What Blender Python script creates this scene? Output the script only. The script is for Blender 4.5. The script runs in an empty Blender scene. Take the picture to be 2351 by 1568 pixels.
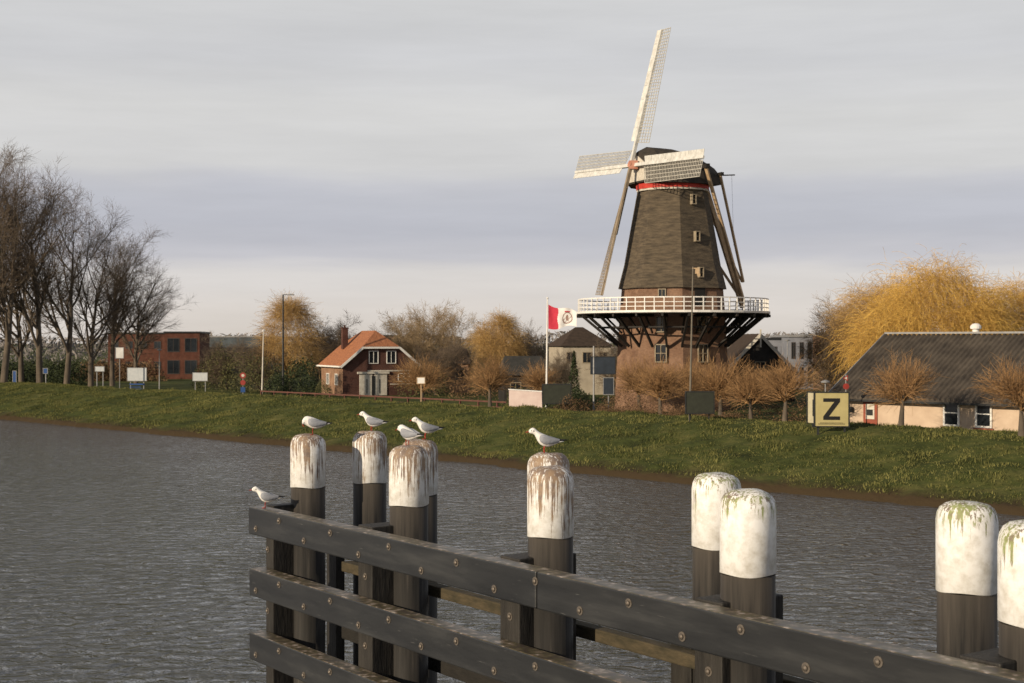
import bpy, math, random
import numpy as np
from mathutils import Vector, Matrix, noise
R=math.radians
random.seed(7)
C=bpy.context.scene.collection
# ------------------------------------------------------------------ helpers
def srgb(r,g,b):
    f=lambda c:(c/255/12.92) if c<=10 else ((c/255+.055)/1.055)**2.4
    return (f(r),f(g),f(b),1)
def newmat(name):
    m=bpy.data.materials.new(name); m.use_nodes=True
    nt=m.node_tree; b=nt.nodes['Principled BSDF']
    return m,nt,b
def N(nt,t,**k):
    n=nt.nodes.new(t)
    for a,v in k.items(): setattr(n,a,v)
    return n
def M(name,c1,c2=None,scale=3,rough=.8,bump=.15,st=(1,1,1),spec=.3,bscale=None,metal=0,dist=.02,island=0):
    m,nt,b=newmat(name); L=nt.links.new
    if c2 is None: c2=tuple(x*.7 for x in c1)
    c1=tuple(c1)[:3]+(1,); c2=tuple(c2)[:3]+(1,)
    tc=N(nt,'ShaderNodeTexCoord'); mp=N(nt,'ShaderNodeMapping'); mp.inputs['Scale'].default_value=st
    L(tc.outputs['Object'],mp.inputs[0])
    no=N(nt,'ShaderNodeTexNoise'); no.inputs['Scale'].default_value=scale; no.inputs['Detail'].default_value=7; no.inputs['Roughness'].default_value=.62
    L(mp.outputs[0],no.inputs['Vector'])
    cr=N(nt,'ShaderNodeValToRGB'); cr.color_ramp.elements[0].position=.32; cr.color_ramp.elements[1].position=.68
    cr.color_ramp.elements[0].color=c2; cr.color_ramp.elements[1].color=c1
    if island:
        g=N(nt,'ShaderNodeNewGeometry'); mx=N(nt,'ShaderNodeMath',operation='MULTIPLY_ADD')
        L(g.outputs['Random Per Island'],mx.inputs[0]); mx.inputs[1].default_value=island
        ad=N(nt,'ShaderNodeMath',operation='SUBTRACT'); L(no.outputs['Fac'],ad.inputs[0]); ad.inputs[1].default_value=island/2
        L(ad.outputs[0],mx.inputs[2]); L(mx.outputs[0],cr.inputs[0])
    else: L(no.outputs['Fac'],cr.inputs[0])
    L(cr.outputs[0],b.inputs['Base Color'])
    b.inputs['Roughness'].default_value=rough; b.inputs['Specular IOR Level'].default_value=spec; b.inputs['Metallic'].default_value=metal
    if bump>0:
        n2=N(nt,'ShaderNodeTexNoise'); n2.inputs['Scale'].default_value=bscale or scale*4; n2.inputs['Detail'].default_value=5
        L(mp.outputs[0],n2.inputs['Vector'])
        bp=N(nt,'ShaderNodeBump'); bp.inputs['Strength'].default_value=bump; bp.inputs['Distance'].default_value=dist
        L(n2.outputs['Fac'],bp.inputs['Height']); L(bp.outputs[0],b.inputs['Normal'])
    return m
def brickmat(name,c1,c2,mortar,s=1.0):
    m,nt,b=newmat(name); L=nt.links.new
    tc=N(nt,'ShaderNodeTexCoord'); sp=N(nt,'ShaderNodeSeparateXYZ'); L(tc.outputs['Object'],sp.inputs[0])
    ad=N(nt,'ShaderNodeMath',operation='ADD'); L(sp.outputs[0],ad.inputs[0]); L(sp.outputs[1],ad.inputs[1])
    cb=N(nt,'ShaderNodeCombineXYZ'); L(ad.outputs[0],cb.inputs[0]); L(sp.outputs[2],cb.inputs[1])
    br=N(nt,'ShaderNodeTexBrick'); br.inputs['Scale'].default_value=4.5*s; br.inputs['Color1'].default_value=tuple(c1)+(1,); br.inputs['Color2'].default_value=tuple(c2)+(1,); br.inputs['Mortar'].default_value=tuple(mortar)+(1,)
    br.inputs['Mortar Size'].default_value=.012
    L(cb.outputs[0],br.inputs['Vector'])
    no=N(nt,'ShaderNodeTexNoise'); no.inputs['Scale'].default_value=.9; no.inputs['Detail'].default_value=8; no.inputs['Roughness'].default_value=.7; L(tc.outputs['Object'],no.inputs['Vector'])
    cr=N(nt,'ShaderNodeValToRGB'); cr.color_ramp.elements[0].position=.3; cr.color_ramp.elements[0].color=(.55,.5,.5,1); cr.color_ramp.elements[1].position=.65
    L(no.outputs['Fac'],cr.inputs[0])
    mx=N(nt,'ShaderNodeMixRGB',blend_type='MULTIPLY'); mx.inputs[0].default_value=1; L(br.outputs['Color'],mx.inputs[1]); L(cr.outputs[0],mx.inputs[2])
    L(mx.outputs[0],b.inputs['Base Color']); b.inputs['Roughness'].default_value=.9; b.inputs['Specular IOR Level'].default_value=.15
    return m
class MB:
    def __init__(s): s.v=[];s.f=[];s.m=[]
    def add(s,vs,fs,mi=0):
        o=len(s.v); s.v+= [tuple(v) for v in vs]; s.f+=[tuple(i+o for i in f) for f in fs]; s.m+=[mi]*len(fs); return s
    def box(s,c,d,rz=0,mi=0):
        x,y,z=[k/2 for k in d]; ca,sa=math.cos(rz),math.sin(rz)
        vs=[(c[0]+a*x*ca-b*y*sa,c[1]+a*x*sa+b*y*ca,c[2]+e*z) for e in(-1,1) for a,b in((-1,-1),(1,-1),(1,1),(-1,1))]
        return s.add(vs,[(3,2,1,0),(4,5,6,7),(0,1,5,4),(1,2,6,5),(2,3,7,6),(3,0,4,7)],mi)
    def beam(s,p,q,w,h,mi=0,up=(0,0,1)):
        p=Vector(p);q=Vector(q);d=(q-p).normalized();u=Vector(up)
        if abs(d.dot(u))>.98:u=Vector((1,0,0))
        a=d.cross(u).normalized();b=a.cross(d)
        vs=[e+a*(i*w/2)+b*(j*h/2) for e in(p,q) for i,j in((-1,-1),(1,-1),(1,1),(-1,1))]
        return s.add(vs,[(3,2,1,0),(4,5,6,7),(0,1,5,4),(1,2,6,5),(2,3,7,6),(3,0,4,7)],mi)
    def tube(s,p,q,r0,r1=None,n=8,mi=0):
        if r1 is None:r1=r0
        p=Vector(p);q=Vector(q);d=(q-p).normalized();u=Vector((0,0,1)) if abs(d.z)<.95 else Vector((1,0,0))
        a=d.cross(u).normalized();b=a.cross(d)
        vs=[e+(a*math.cos(2*math.pi*i/n)+b*math.sin(2*math.pi*i/n))*r for e,r in((p,r0),(q,r1)) for i in range(n)]
        fs=[(i,(i+1)%n,n+(i+1)%n,n+i) for i in range(n)]+[tuple(range(n))[::-1],tuple(range(n,2*n))]
        return s.add(vs,fs,mi)
    def lathe(s,prof,n=24,c=(0,0,0),mi=0,a0=0):
        vs=[(c[0]+r*math.cos(a0+2*math.pi*i/n),c[1]+r*math.sin(a0+2*math.pi*i/n),c[2]+z) for r,z in prof for i in range(n)]
        fs=[(k*n+i,k*n+(i+1)%n,(k+1)*n+(i+1)%n,(k+1)*n+i) for k in range(len(prof)-1) for i in range(n)]
        fs+=[tuple(range(n))[::-1],tuple(range((len(prof)-1)*n,len(prof)*n))]
        return s.add(vs,fs,mi)
    def slab(s,poly,t,mi=0):
        P=[Vector(p) for p in poly]; nrm=(P[1]-P[0]).cross(P[2]-P[0]).normalized(); n=len(P)
        vs=P+[p-nrm*t for p in P]
        fs=[tuple(range(n)),tuple(range(n,2*n))[::-1]]+[(i,i+n,(i+1)%n+n,(i+1)%n) for i in range(n)]
        return s.add(vs,fs,mi)
    def rings(s,rs,mi=0,mif=None):
        n=len(rs[0]); vs=[v for r in rs for v in r]; o=len(s.v)
        s.v+=[tuple(v) for v in vs]
        for k in range(len(rs)-1):
            for i in range(n):
                s.f.append((o+k*n+i,o+k*n+(i+1)%n,o+(k+1)*n+(i+1)%n,o+(k+1)*n+i)); s.m.append(mif(k) if mif else mi)
        s.f.append(tuple(o+i for i in range(n))[::-1]); s.m.append(mif(0) if mif else mi)
        s.f.append(tuple(o+(len(rs)-1)*n+i for i in range(n))); s.m.append(mif(len(rs)-2) if mif else mi)
        return s
    def obj(s,name,mats,parent=None,smooth=False,bevel=0,loc=None):
        me=bpy.data.meshes.new(name); me.from_pydata(s.v,[],s.f)
        for m in (mats if isinstance(mats,(list,tuple)) else [mats]): me.materials.append(m)
        me.polygons.foreach_set('material_index',s.m)
        if smooth: me.polygons.foreach_set('use_smooth',[True]*len(s.f))
        me.update()
        o=bpy.data.objects.new(name,me); C.objects.link(o)
        if parent: o.parent=parent
        if loc: o.location=loc
        if bevel:
            b=o.modifiers.new('bevel','BEVEL'); b.width=bevel; b.segments=2; b.limit_method='ANGLE'
        return o
def tag(o,label,cat,group=None,kind=None):
    o['label']=label; o['category']=cat
    if group:o['group']=group
    if kind:o['kind']=kind
    return o
def thing(name,loc,label,cat,rz=0,group=None):
    e=bpy.data.objects.new(name,None); e.empty_display_size=.3; C.objects.link(e); e.location=loc; e.rotation_euler=(0,0,rz)
    return tag(e,label,cat,group)
def clone(o,parent=None):
    n=o.copy(); C.objects.link(n)
    if parent is not None:n.parent=parent
    for ch in list(o.children): clone(ch,parent=n)
    return n
def drop(T):
    for ch in list(T.children): bpy.data.objects.remove(ch)
    bpy.data.objects.remove(T)
# ------------------------------------------------------------------ site survey
CAMZ=7.0; FP=3265.0
cd=Vector((-.686,.728)); nd=Vector((.728,.686)); S0=Vector((2.9,75.9))
RZC=math.atan2(-.728,.686)
PR=[(-40,-2.5),(-4,-1.6),(-.4,-.5),(0,.02),(.25,.32),(1.2,.55),(4,1.05),(8,1.8),(11,2.28),(12.5,2.4),(14,2.38),(18,1.75),(22,1.3),(4000,1.3)]
def gz(x,y):
    p=(x-S0.x)*nd.x+(y-S0.y)*nd.y
    for a,b in zip(PR,PR[1:]):
        if p<=b[0]:
            t=(p-a[0])/(b[0]-a[0]); return a[1]+(b[1]-a[1])*max(0,min(1,t))
    return 1.3
def at(u,d,dz=0):
    x=(u-1175.5)/FP*d; return Vector((x,d,gz(x,d)+dz))
def crest(u,p=12.5):
    k=(u-1175.5)/FP; return (p+2.9*.728+75.9*.686)/(.728*k+.686)
def sp(s,p): return S0+cd*s+nd*p
# ------------------------------------------------------------------ materials
white=M('white_paint',(.78,.77,.74),(.64,.62,.58),2,.55,.1)
offwhite=M('weathered_white_paint',(.6,.57,.5),(.42,.38,.32),3,.7,.1)
sailw=M('sail_board_paint',(.66,.66,.63),(.42,.41,.38),2.5,.7,.1)
dark=M('dark_metal',(.025,.028,.03),(.015,.015,.015),4,.5,.05)
grey=M('galvanised_steel',(.3,.3,.3),(.2,.2,.2),5,.5,.05,metal=.3)
glass=M('window_glass',(.02,.025,.03),(.01,.012,.015),1,.12,0,spec=.5)
bark=M('tree_bark',(.15,.12,.09),(.06,.05,.04),2,.95,.4,st=(1,1,.3))
twig=M('bare_twigs',(.2,.15,.105),(.085,.066,.048),.5,.95,0,island=.5)
tantwig=M('tan_twigs',(.38,.28,.165),(.2,.145,.085),.4,.95,0,island=.5)
redtwig=M('russet_twigs',(.42,.25,.115),(.2,.115,.052),.8,.95,0,island=.5)
goldtwig=M('golden_willow_twigs',(.74,.48,.12),(.44,.26,.07),.35,.9,0,island=.6)
green=M('evergreen_leaves',(.045,.06,.02),(.012,.02,.008),.8,.8,0,island=.6)
olive=M('olive_leaves',(.13,.12,.045),(.045,.05,.018),.6,.85,0,island=.6)
brownbush=M('brown_undergrowth',(.2,.12,.06),(.075,.045,.026),.8,.9,0,island=.6)
# ------------------------------------------------------------------ ground
def gnoise(x,y,p):
    a=noise.noise(Vector((x*.5,y*.5,0)))*.15+noise.noise(Vector((x*1.4,y*1.4,5)))*.1+noise.noise(Vector((x*.15,y*.15,9)))*.14
    w=min(1,max(0,(p-.1)/1.2))
    return a*w
def buildground():
    ps=[-40,-10,-4,-1.2,-.4,-.15,0,.12,.25,.5,.85]+[1.2+.45*i for i in range(46)]+[23,26,30,36,44,60,90,140,220,350,600,1200,3500]
    ss=[-1500,-700,-300,-150,-90,-60]+[-45+.5*i for i in range(312)]+[113,120,130,150,180,230,300,420,700,1300,3500]
    vs=[];ns=len(ss)
    for p in ps:
        for s in ss:
            q=sp(s,p); z=gz(q.x,q.y)
            wob=noise.noise(Vector((s*.2,0,9)))*.7+noise.noise(Vector((s*.9,0,3)))*.45 if -1<p<1.5 else 0
            q2=sp(s,p+wob)
            vs.append((q2.x,q2.y,z+(gnoise(q.x,q.y,p) if p<24 else 0)))
    fs=[(i*ns+j,(i+1)*ns+j,(i+1)*ns+j+1,i*ns+j+1) for i in range(len(ps)-1) for j in range(ns-1)]
    m,nt,b=newmat('grass_bank'); L=nt.links.new
    tc=N(nt,'ShaderNodeTexCoord')
    n1=N(nt,'ShaderNodeTexNoise'); n1.inputs['Scale'].default_value=.35; n1.inputs['Detail'].default_value=9; n1.inputs['Roughness'].default_value=.7; L(tc.outputs['Object'],n1.inputs['Vector'])
    cr=N(nt,'ShaderNodeValToRGB'); e=cr.color_ramp.elements; e[0].position=.32; e[0].color=(.024,.03,.009,1); e[1].position=.7; e[1].color=(.135,.125,.042,1)
    k=e.new(.5); k.color=(.058,.07,.019,1)
    L(n1.outputs['Fac'],cr.inputs[0])
    sx=N(nt,'ShaderNodeSeparateXYZ'); L(tc.outputs['Object'],sx.inputs[0])
    n3=N(nt,'ShaderNodeTexNoise'); n3.inputs['Scale'].default_value=.8; n3.inputs['Detail'].default_value=5; L(tc.outputs['Object'],n3.inputs['Vector'])
    az=N(nt,'ShaderNodeMath',operation='MULTIPLY_ADD'); L(n3.outputs['Fac'],az.inputs[0]); az.inputs[1].default_value=-.6; L(sx.outputs[2],az.inputs[2])
    mr=N(nt,'ShaderNodeMapRange'); mr.inputs[1].default_value=0; mr.inputs[2].default_value=.35; L(az.outputs[0],mr.inputs[0])
    mx=N(nt,'ShaderNodeMixRGB'); mx.inputs[1].default_value=(.045,.032,.018,1); L(mr.outputs[0],mx.inputs[0]); L(cr.outputs[0],mx.inputs[2])
    L(mx.outputs[0],b.inputs['Base Color']); b.inputs['Roughness'].default_value=1; b.inputs['Specular IOR Level'].default_value=.1
    n2=N(nt,'ShaderNodeTexNoise'); n2.inputs['Scale'].default_value=3; n2.inputs['Detail'].default_value=6; L(tc.outputs['Object'],n2.inputs['Vector'])
    bp=N(nt,'ShaderNodeBump'); bp.inputs['Strength'].default_value=.7; bp.inputs['Distance'].default_value=.12; L(n2.outputs['Fac'],bp.inputs['Height']); L(bp.outputs[0],b.inputs['Normal'])
    mb=MB(); mb.add(vs,fs); o=mb.obj('ground',m,smooth=True); tag(o,'grassy dike and flat ground behind the canal','ground',kind='structure')
buildground()
def npmesh(name,V,F,mat,parent=None):
    me=bpy.data.meshes.new(name); nv=len(V); k=F.shape[1]; nf=len(F)
    me.vertices.add(nv); me.vertices.foreach_set('co',V.astype(np.float32).ravel())
    me.loops.add(nf*k); me.loops.foreach_set('vertex_index',F.astype(np.int32).ravel())
    me.polygons.add(nf); me.polygons.foreach_set('loop_start',np.arange(0,nf*k,k,dtype=np.int32)); me.polygons.foreach_set('loop_total',np.full(nf,k,dtype=np.int32))
    me.update(); me.validate(); me.materials.append(mat)
    o=bpy.data.objects.new(name,me); C.objects.link(o)
    if parent:o.parent=parent
    return o
def grass():
    rng=np.random.default_rng(3); n=220000
    s=rng.uniform(-40,112,n); p=rng.uniform(0,1,n)**.9*15+.3
    X=S0.x+cd.x*s+nd.x*p; Y=S0.y+cd.y*s+nd.y*p
    clump=np.array([noise.noise(Vector((x*.55,y*.55,2)))+.6*noise.noise(Vector((x*1.7,y*1.7,7))) for x,y in zip(X,Y)])
    keep=(clump>-.3)|(rng.random(n)<.55); s,p,X,Y,clump=[a[keep] for a in(s,p,X,Y,clump)]; n=len(X)
    Z=np.array([gz(x,y)+gnoise(x,y,q) for x,y,q in zip(X,Y,p)])
    h=rng.uniform(.05,.13,n)*(1+1.6*np.clip(clump,-.35,1)); a=rng.uniform(0,math.pi,n); w=rng.uniform(.012,.032,n)
    lx=rng.normal(0,.055,n);ly=rng.normal(0,.055,n)
    B=np.stack([X,Y,Z-.02],1); D=np.stack([np.cos(a)*w,np.sin(a)*w,0*w],1)
    T=B+np.stack([lx,ly,h],1)
    V=np.empty((n*3,3)); V[0::3]=B-D; V[1::3]=B+D; V[2::3]=T
    F=np.arange(n*3).reshape(n,3)
    gm=M('grass_blades',(.19,.18,.06),(.035,.046,.013),.28,.9,0,island=.35,spec=.12)
    tag(npmesh('grass',V,F,gm),'rough green winter grass on the canal bank','grass',kind='stuff')
grass()
def water():
    m,nt,b=newmat('canal_water'); L=nt.links.new
    b.inputs['Base Color'].default_value=(.075,.08,.086,1); b.inputs['Roughness'].default_value=.07; b.inputs['IOR'].default_value=1.36
    tc=N(nt,'ShaderNodeTexCoord'); mp=N(nt,'ShaderNodeMapping'); mp.inputs['Rotation'].default_value=(0,0,R(20)); mp.inputs['Scale'].default_value=(.85,1.15,1); L(tc.outputs['Object'],mp.inputs[0])
    a=N(nt,'ShaderNodeTexNoise'); a.inputs['Scale'].default_value=1.9; a.inputs['Detail'].default_value=3.5; a.inputs['Roughness'].default_value=.52; a.inputs['Distortion'].default_value=1.0
    c=N(nt,'ShaderNodeTexNoise'); c.inputs['Scale'].default_value=.09; c.inputs['Detail'].default_value=4
    L(mp.outputs[0],a.inputs['Vector']); L(tc.outputs['Object'],c.inputs['Vector'])
    mr=N(nt,'ShaderNodeMapRange'); mr.inputs[1].default_value=.3; mr.inputs[2].default_value=.7; mr.inputs[3].default_value=.6; mr.inputs[4].default_value=1; L(c.outputs['Fac'],mr.inputs[0])
    mu=N(nt,'ShaderNodeMath',operation='MULTIPLY'); L(a.outputs['Fac'],mu.inputs[0]); L(mr.outputs[0],mu.inputs[1])
    bp=N(nt,'ShaderNodeBump'); bp.inputs['Strength'].default_value=1; bp.inputs['Distance'].default_value=.26; L(mu.outputs[0],bp.inputs['Height']); L(bp.outputs[0],b.inputs['Normal'])
    mb=MB(); q=[sp(-1500,-400),sp(-1500,2),sp(3500,2),sp(3500,-400)]
    mb.add([(a.x,a.y,0) for a in q],[(0,1,2,3)]); o=mb.obj('water',m); tag(o,'rippled grey canal water','water',kind='structure')
    n=o.data.polygons[0].normal
    if n.z<0: o.data.flip_normals()
water()
# ------------------------------------------------------------------ piles
def capmat(name,moss,dirt,lo,hi,low=-.2,gain=1.9,z0=.05):
    m,nt,b=newmat(name); L=nt.links.new
    tc=N(nt,'ShaderNodeTexCoord'); oi=N(nt,'ShaderNodeObjectInfo')
    va=N(nt,'ShaderNodeVectorMath',operation='ADD'); L(tc.outputs['Object'],va.inputs[0])
    sc=N(nt,'ShaderNodeVectorMath',operation='SCALE'); L(oi.outputs['Location'],sc.inputs[0]); sc.inputs['Scale'].default_value=3.1; L(sc.outputs[0],va.inputs[1])
    mp=N(nt,'ShaderNodeMapping'); mp.inputs['Scale'].default_value=(52,52,2.2); L(va.outputs[0],mp.inputs[0])
    st=N(nt,'ShaderNodeTexNoise'); st.inputs['Scale'].default_value=1; st.inputs['Detail'].default_value=8; st.inputs['Roughness'].default_value=.75; L(mp.outputs[0],st.inputs['Vector'])
    lg=N(nt,'ShaderNodeTexNoise'); lg.inputs['Scale'].default_value=5; lg.inputs['Detail'].default_value=3; L(va.outputs[0],lg.inputs['Vector'])
    sx=N(nt,'ShaderNodeSeparateXYZ'); L(tc.outputs['Object'],sx.inputs[0])
    mr=N(nt,'ShaderNodeMapRange'); mr.inputs[1].default_value=z0; mr.inputs[2].default_value=.5; mr.inputs[3].default_value=low; mr.inputs[4].default_value=dirt; L(sx.outputs[2],mr.inputs[0])
    ga=N(nt,'ShaderNodeMath',operation='MULTIPLY_ADD'); L(st.outputs['Fac'],ga.inputs[0]); ga.inputs[1].default_value=gain; ga.inputs[2].default_value=.5-.5*gain
    ad=N(nt,'ShaderNodeMath',operation='ADD'); L(ga.outputs[0],ad.inputs[0]); L(mr.outputs[0],ad.inputs[1])
    l2=N(nt,'ShaderNodeMath',operation='MULTIPLY_ADD'); L(lg.outputs['Fac'],l2.inputs[0]); l2.inputs[1].default_value=.7; L(ad.outputs[0],l2.inputs[2])
    cr=N(nt,'ShaderNodeValToRGB'); cr.color_ramp.elements[0].position=lo; cr.color_ramp.elements[1].position=hi; cr.color_ramp.elements[1].color=(.9,.9,.9,1); L(l2.outputs[0],cr.inputs[0])
    fine=N(nt,'ShaderNodeTexNoise'); fine.inputs['Scale'].default_value=13; fine.inputs['Detail'].default_value=9; fine.inputs['Roughness'].default_value=.65; L(va.outputs[0],fine.inputs['Vector'])
    c2=N(nt,'ShaderNodeValToRGB'); c2.color_ramp.elements[0].position=.3; c2.color_ramp.elements[0].color=(.55,.53,.48,1); c2.color_ramp.elements[1].position=.58; c2.color_ramp.elements[1].color=(.79,.79,.78,1); L(fine.outputs['Fac'],c2.inputs[0])
    c3=N(nt,'ShaderNodeValToRGB'); c3.color_ramp.elements[0].position=.42; c3.color_ramp.elements[0].color=moss; c3.color_ramp.elements[1].position=.6; c3.color_ramp.elements[1].color=(.12,.07,.045,1); L(fine.outputs['Fac'],c3.inputs[0])
    mx=N(nt,'ShaderNodeMixRGB'); L(cr.outputs[0],mx.inputs[0]); L(c2.outputs[0],mx.inputs[1]); L(c3.outputs[0],mx.inputs[2])
    L(mx.outputs[0],b.inputs['Base Color']); b.inputs['Roughness'].default_value=.6; b.inputs['Specular IOR Level'].default_value=.3
    bp=N(nt,'ShaderNodeBump'); bp.inputs['Strength'].default_value=.5; bp.inputs['Distance'].default_value=.005; L(fine.outputs['Fac'],bp.inputs['Height']); L(bp.outputs[0],b.inputs['Normal'])
    return m
capdirty=capmat('stained_white_cap',(.24,.15,.08,1),.24,.9,1.2,low=-.12); capmoss=capmat('mossy_white_cap',(.22,.26,.07,1),.12,.95,1.28,low=-.3,z0=.12)
def shaftmat():
    m,nt,b=newmat('tarred_timber'); L=nt.links.new
    tc=N(nt,'ShaderNodeTexCoord'); oi=N(nt,'ShaderNodeObjectInfo')
    va=N(nt,'ShaderNodeVectorMath',operation='ADD'); L(tc.outputs['Object'],va.inputs[0]); L(oi.outputs['Location'],va.inputs[1])
    mp=N(nt,'ShaderNodeMapping'); mp.inputs['Scale'].default_value=(20,20,1.0); L(va.outputs[0],mp.inputs[0])
    n1=N(nt,'ShaderNodeTexNoise'); n1.inputs['Scale'].default_value=1; n1.inputs['Detail'].default_value=6; n1.inputs['Roughness'].default_value=.6; L(mp.outputs[0],n1.inputs['Vector'])
    cr=N(nt,'ShaderNodeValToRGB'); e=cr.color_ramp.elements; e[0].position=.35; e[0].color=(.011,.0105,.01,1); e[1].position=.85; e[1].color=(.09,.08,.068,1); k=e.new(.6); k.color=(.026,.024,.022,1); L(n1.outputs['Fac'],cr.inputs[0])
    # bleached band with drips just under the paint line, fading to black below
    sx=N(nt,'ShaderNodeSeparateXYZ'); L(tc.outputs['Object'],sx.inputs[0])
    ad=N(nt,'ShaderNodeMath',operation='MULTIPLY_ADD'); L(n1.outputs['Fac'],ad.inputs[0]); ad.inputs[1].default_value=.9; L(sx.outputs[2],ad.inputs[2])
    mr=N(nt,'ShaderNodeMapRange'); mr.inputs[1].default_value=7.55; mr.inputs[2].default_value=8.15; mr.inputs[3].default_value=0; mr.inputs[4].default_value=.75; L(ad.outputs[0],mr.inputs[0])
    mx=N(nt,'ShaderNodeMixRGB'); mx.inputs[2].default_value=(.085,.072,.058,1); L(mr.outputs[0],mx.inputs[0]); L(cr.outputs[0],mx.inputs[1])
    L(mx.outputs[0],b.inputs['Base Color']); b.inputs['Roughness'].default_value=.65; b.inputs['Specular IOR Level'].default_value=.3
    bp=N(nt,'ShaderNodeBump'); bp.inputs['Strength'].default_value=.4; bp.inputs['Distance'].default_value=.006; L(n1.outputs['Fac'],bp.inputs['Height']); L(bp.outputs[0],b.inputs['Normal'])
    return m
shaftm=shaftmat()
PILES=[('A',-2.05,14.3,1),('B',-1.47,14.7,1),('C',-.918,12.67,1),('D',-.887,13.63,1),('E',.305,11.92,1),('F',.293,10.8,1),('G',1.467,10.2,0),('H',1.49,8.98,0),('I',2.69,8.41,0),('J',2.70,7.36,0)]
r=.175
prof=[(r-.004,0),(r+.003,.004),(r+.003,.41),(r-.004,.455),(r-.022,.49),(r-.05,.512),(r-.09,.525),(.02,.53)]
random.seed(5)
for i,(k,x,y,dirty) in enumerate(PILES):
    e=thing('mooring_pile',(x,y,-2.0),('round tarred pile with white cap streaked by bird droppings' if dirty else 'round tarred pile with white cap and green moss'),'mooring post',group='piles of the canal guide wall',rz=random.uniform(0,6))
    ph=7-1.462+2.0+random.uniform(-.015,.01)
    mb=MB(); mb.lathe([(r-.003,0),(r-.003,ph-.002)],28); o=mb.obj('shaft',shaftm,e)
    for p in o.data.polygons: p.use_smooth=len(p.vertices)==4
    mb=MB(); mb.lathe(prof,32); o=mb.obj('painted_cap',capdirty if dirty else capmoss,e,smooth=True,loc=(0,0,ph))
    for v in o.data.vertices:
        v.co.z+= .014*noise.noise(Vector((v.co.x*9+i*3,v.co.y*9,v.co.z*3))) if v.co.z>.4 else (.006*math.sin(math.atan2(v.co.y,v.co.x)*3+i) if v.co.z<.01 else 0)
# ------------------------------------------------------------------ guide wall
def railmat():
    m,nt,b=newmat('weathered_rail'); L=nt.links.new
    tc=N(nt,'ShaderNodeTexCoord'); mp=N(nt,'ShaderNodeMapping'); mp.inputs['Scale'].default_value=(.6,3,4); L(tc.outputs['Object'],mp.inputs[0])
    n1=N(nt,'ShaderNodeTexNoise'); n1.inputs['Scale'].default_value=1.6; n1.inputs['Detail'].default_value=8; n1.inputs['Roughness'].default_value=.6; L(mp.outputs[0],n1.inputs['Vector'])
    cr=N(nt,'ShaderNodeValToRGB'); e=cr.color_ramp.elements; e[0].position=.3; e[0].color=(.008,.0085,.009,1); e[1].position=.8; e[1].color=(.042,.043,.043,1); k=e.new(.52); k.color=(.016,.0168,.0175,1); L(n1.outputs['Fac'],cr.inputs[0])
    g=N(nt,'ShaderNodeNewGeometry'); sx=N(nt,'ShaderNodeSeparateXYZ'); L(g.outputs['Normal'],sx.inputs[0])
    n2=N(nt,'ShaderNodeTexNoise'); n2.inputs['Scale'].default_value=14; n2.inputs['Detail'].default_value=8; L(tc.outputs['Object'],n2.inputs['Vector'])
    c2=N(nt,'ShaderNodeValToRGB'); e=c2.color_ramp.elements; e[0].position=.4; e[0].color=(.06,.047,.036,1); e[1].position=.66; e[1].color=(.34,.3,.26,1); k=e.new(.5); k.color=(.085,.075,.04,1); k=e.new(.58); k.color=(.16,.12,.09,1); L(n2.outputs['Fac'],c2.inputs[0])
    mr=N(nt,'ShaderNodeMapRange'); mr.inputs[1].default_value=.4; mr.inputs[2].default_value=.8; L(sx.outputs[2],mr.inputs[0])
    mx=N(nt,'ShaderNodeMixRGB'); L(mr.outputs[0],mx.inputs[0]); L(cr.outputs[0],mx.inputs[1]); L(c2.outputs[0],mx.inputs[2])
    m3=N(nt,'ShaderNodeMapping'); m3.inputs['Scale'].default_value=(3,30,30); m3.inputs['Rotation'].default_value=(0,R(25),0); L(tc.outputs['Object'],m3.inputs[0])
    n3=N(nt,'ShaderNodeTexNoise'); n3.inputs['Scale'].default_value=2; n3.inputs['Detail'].default_value=3; L(m3.outputs[0],n3.inputs['Vector'])
    c3=N(nt,'ShaderNodeValToRGB'); c3.color_ramp.elements[0].position=.67; c3.color_ramp.elements[1].position=.76; c3.color_ramp.elements[1].color=(.6,.6,.6,1); L(n3.outputs['Fac'],c3.inputs[0])
    m4=N(nt,'ShaderNodeMixRGB'); L(c3.outputs[0],m4.inputs[0]); L(mx.outputs[0],m4.inputs[1]); m4.inputs[2].default_value=(.12,.12,.115,1)
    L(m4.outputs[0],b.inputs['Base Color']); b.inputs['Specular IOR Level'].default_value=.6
    rr=N(nt,'ShaderNodeMapRange'); rr.inputs[3].default_value=.28; rr.inputs[4].default_value=.55; L(n1.outputs['Fac'],rr.inputs[0]); L(rr.outputs[0],b.inputs['Roughness'])
    bp=N(nt,'ShaderNodeBump'); bp.inputs['Strength'].default_value=.3; bp.inputs['Distance'].default_value=.008; L(n1.outputs['Fac'],bp.inputs['Height']); L(bp.outputs[0],b.inputs['Normal'])
    return m
railm=railmat(); litrail=M('sunlit_rear_beam',(.08,.062,.036),(.03,.027,.016),5,.85,.3,st=(1,3,3)); darkrail=M('dark_rear_beam',(.022,.02,.017),(.011,.01,.009),5,.85,.3,st=(1,3,3))  # upper rear beam coloured paler to paint the sun on its edge
upm=M('upright_timber',(.034,.031,.027),(.012,.011,.01),3,.6,.4,st=(3,3,.6))
boltm=M('bolt_steel',(.2,.175,.15),(.08,.065,.05),30,.45,.1,metal=.5)
F0=Vector((.27,10.0)); RZW=R(-55)
ax=Vector((.574,-.819)); ay=Vector((.819,.574))
wall=thing('timber_guide_wall',(F0.x,F0.y,0),'dark weathered timber guide wall of bolted horizontal beams in the canal','guide wall',rz=RZW)
def loc_of(x,y):
    v=Vector((x,y))-F0; return v.dot(ax),v.dot(ay)
bolt0=None
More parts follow.
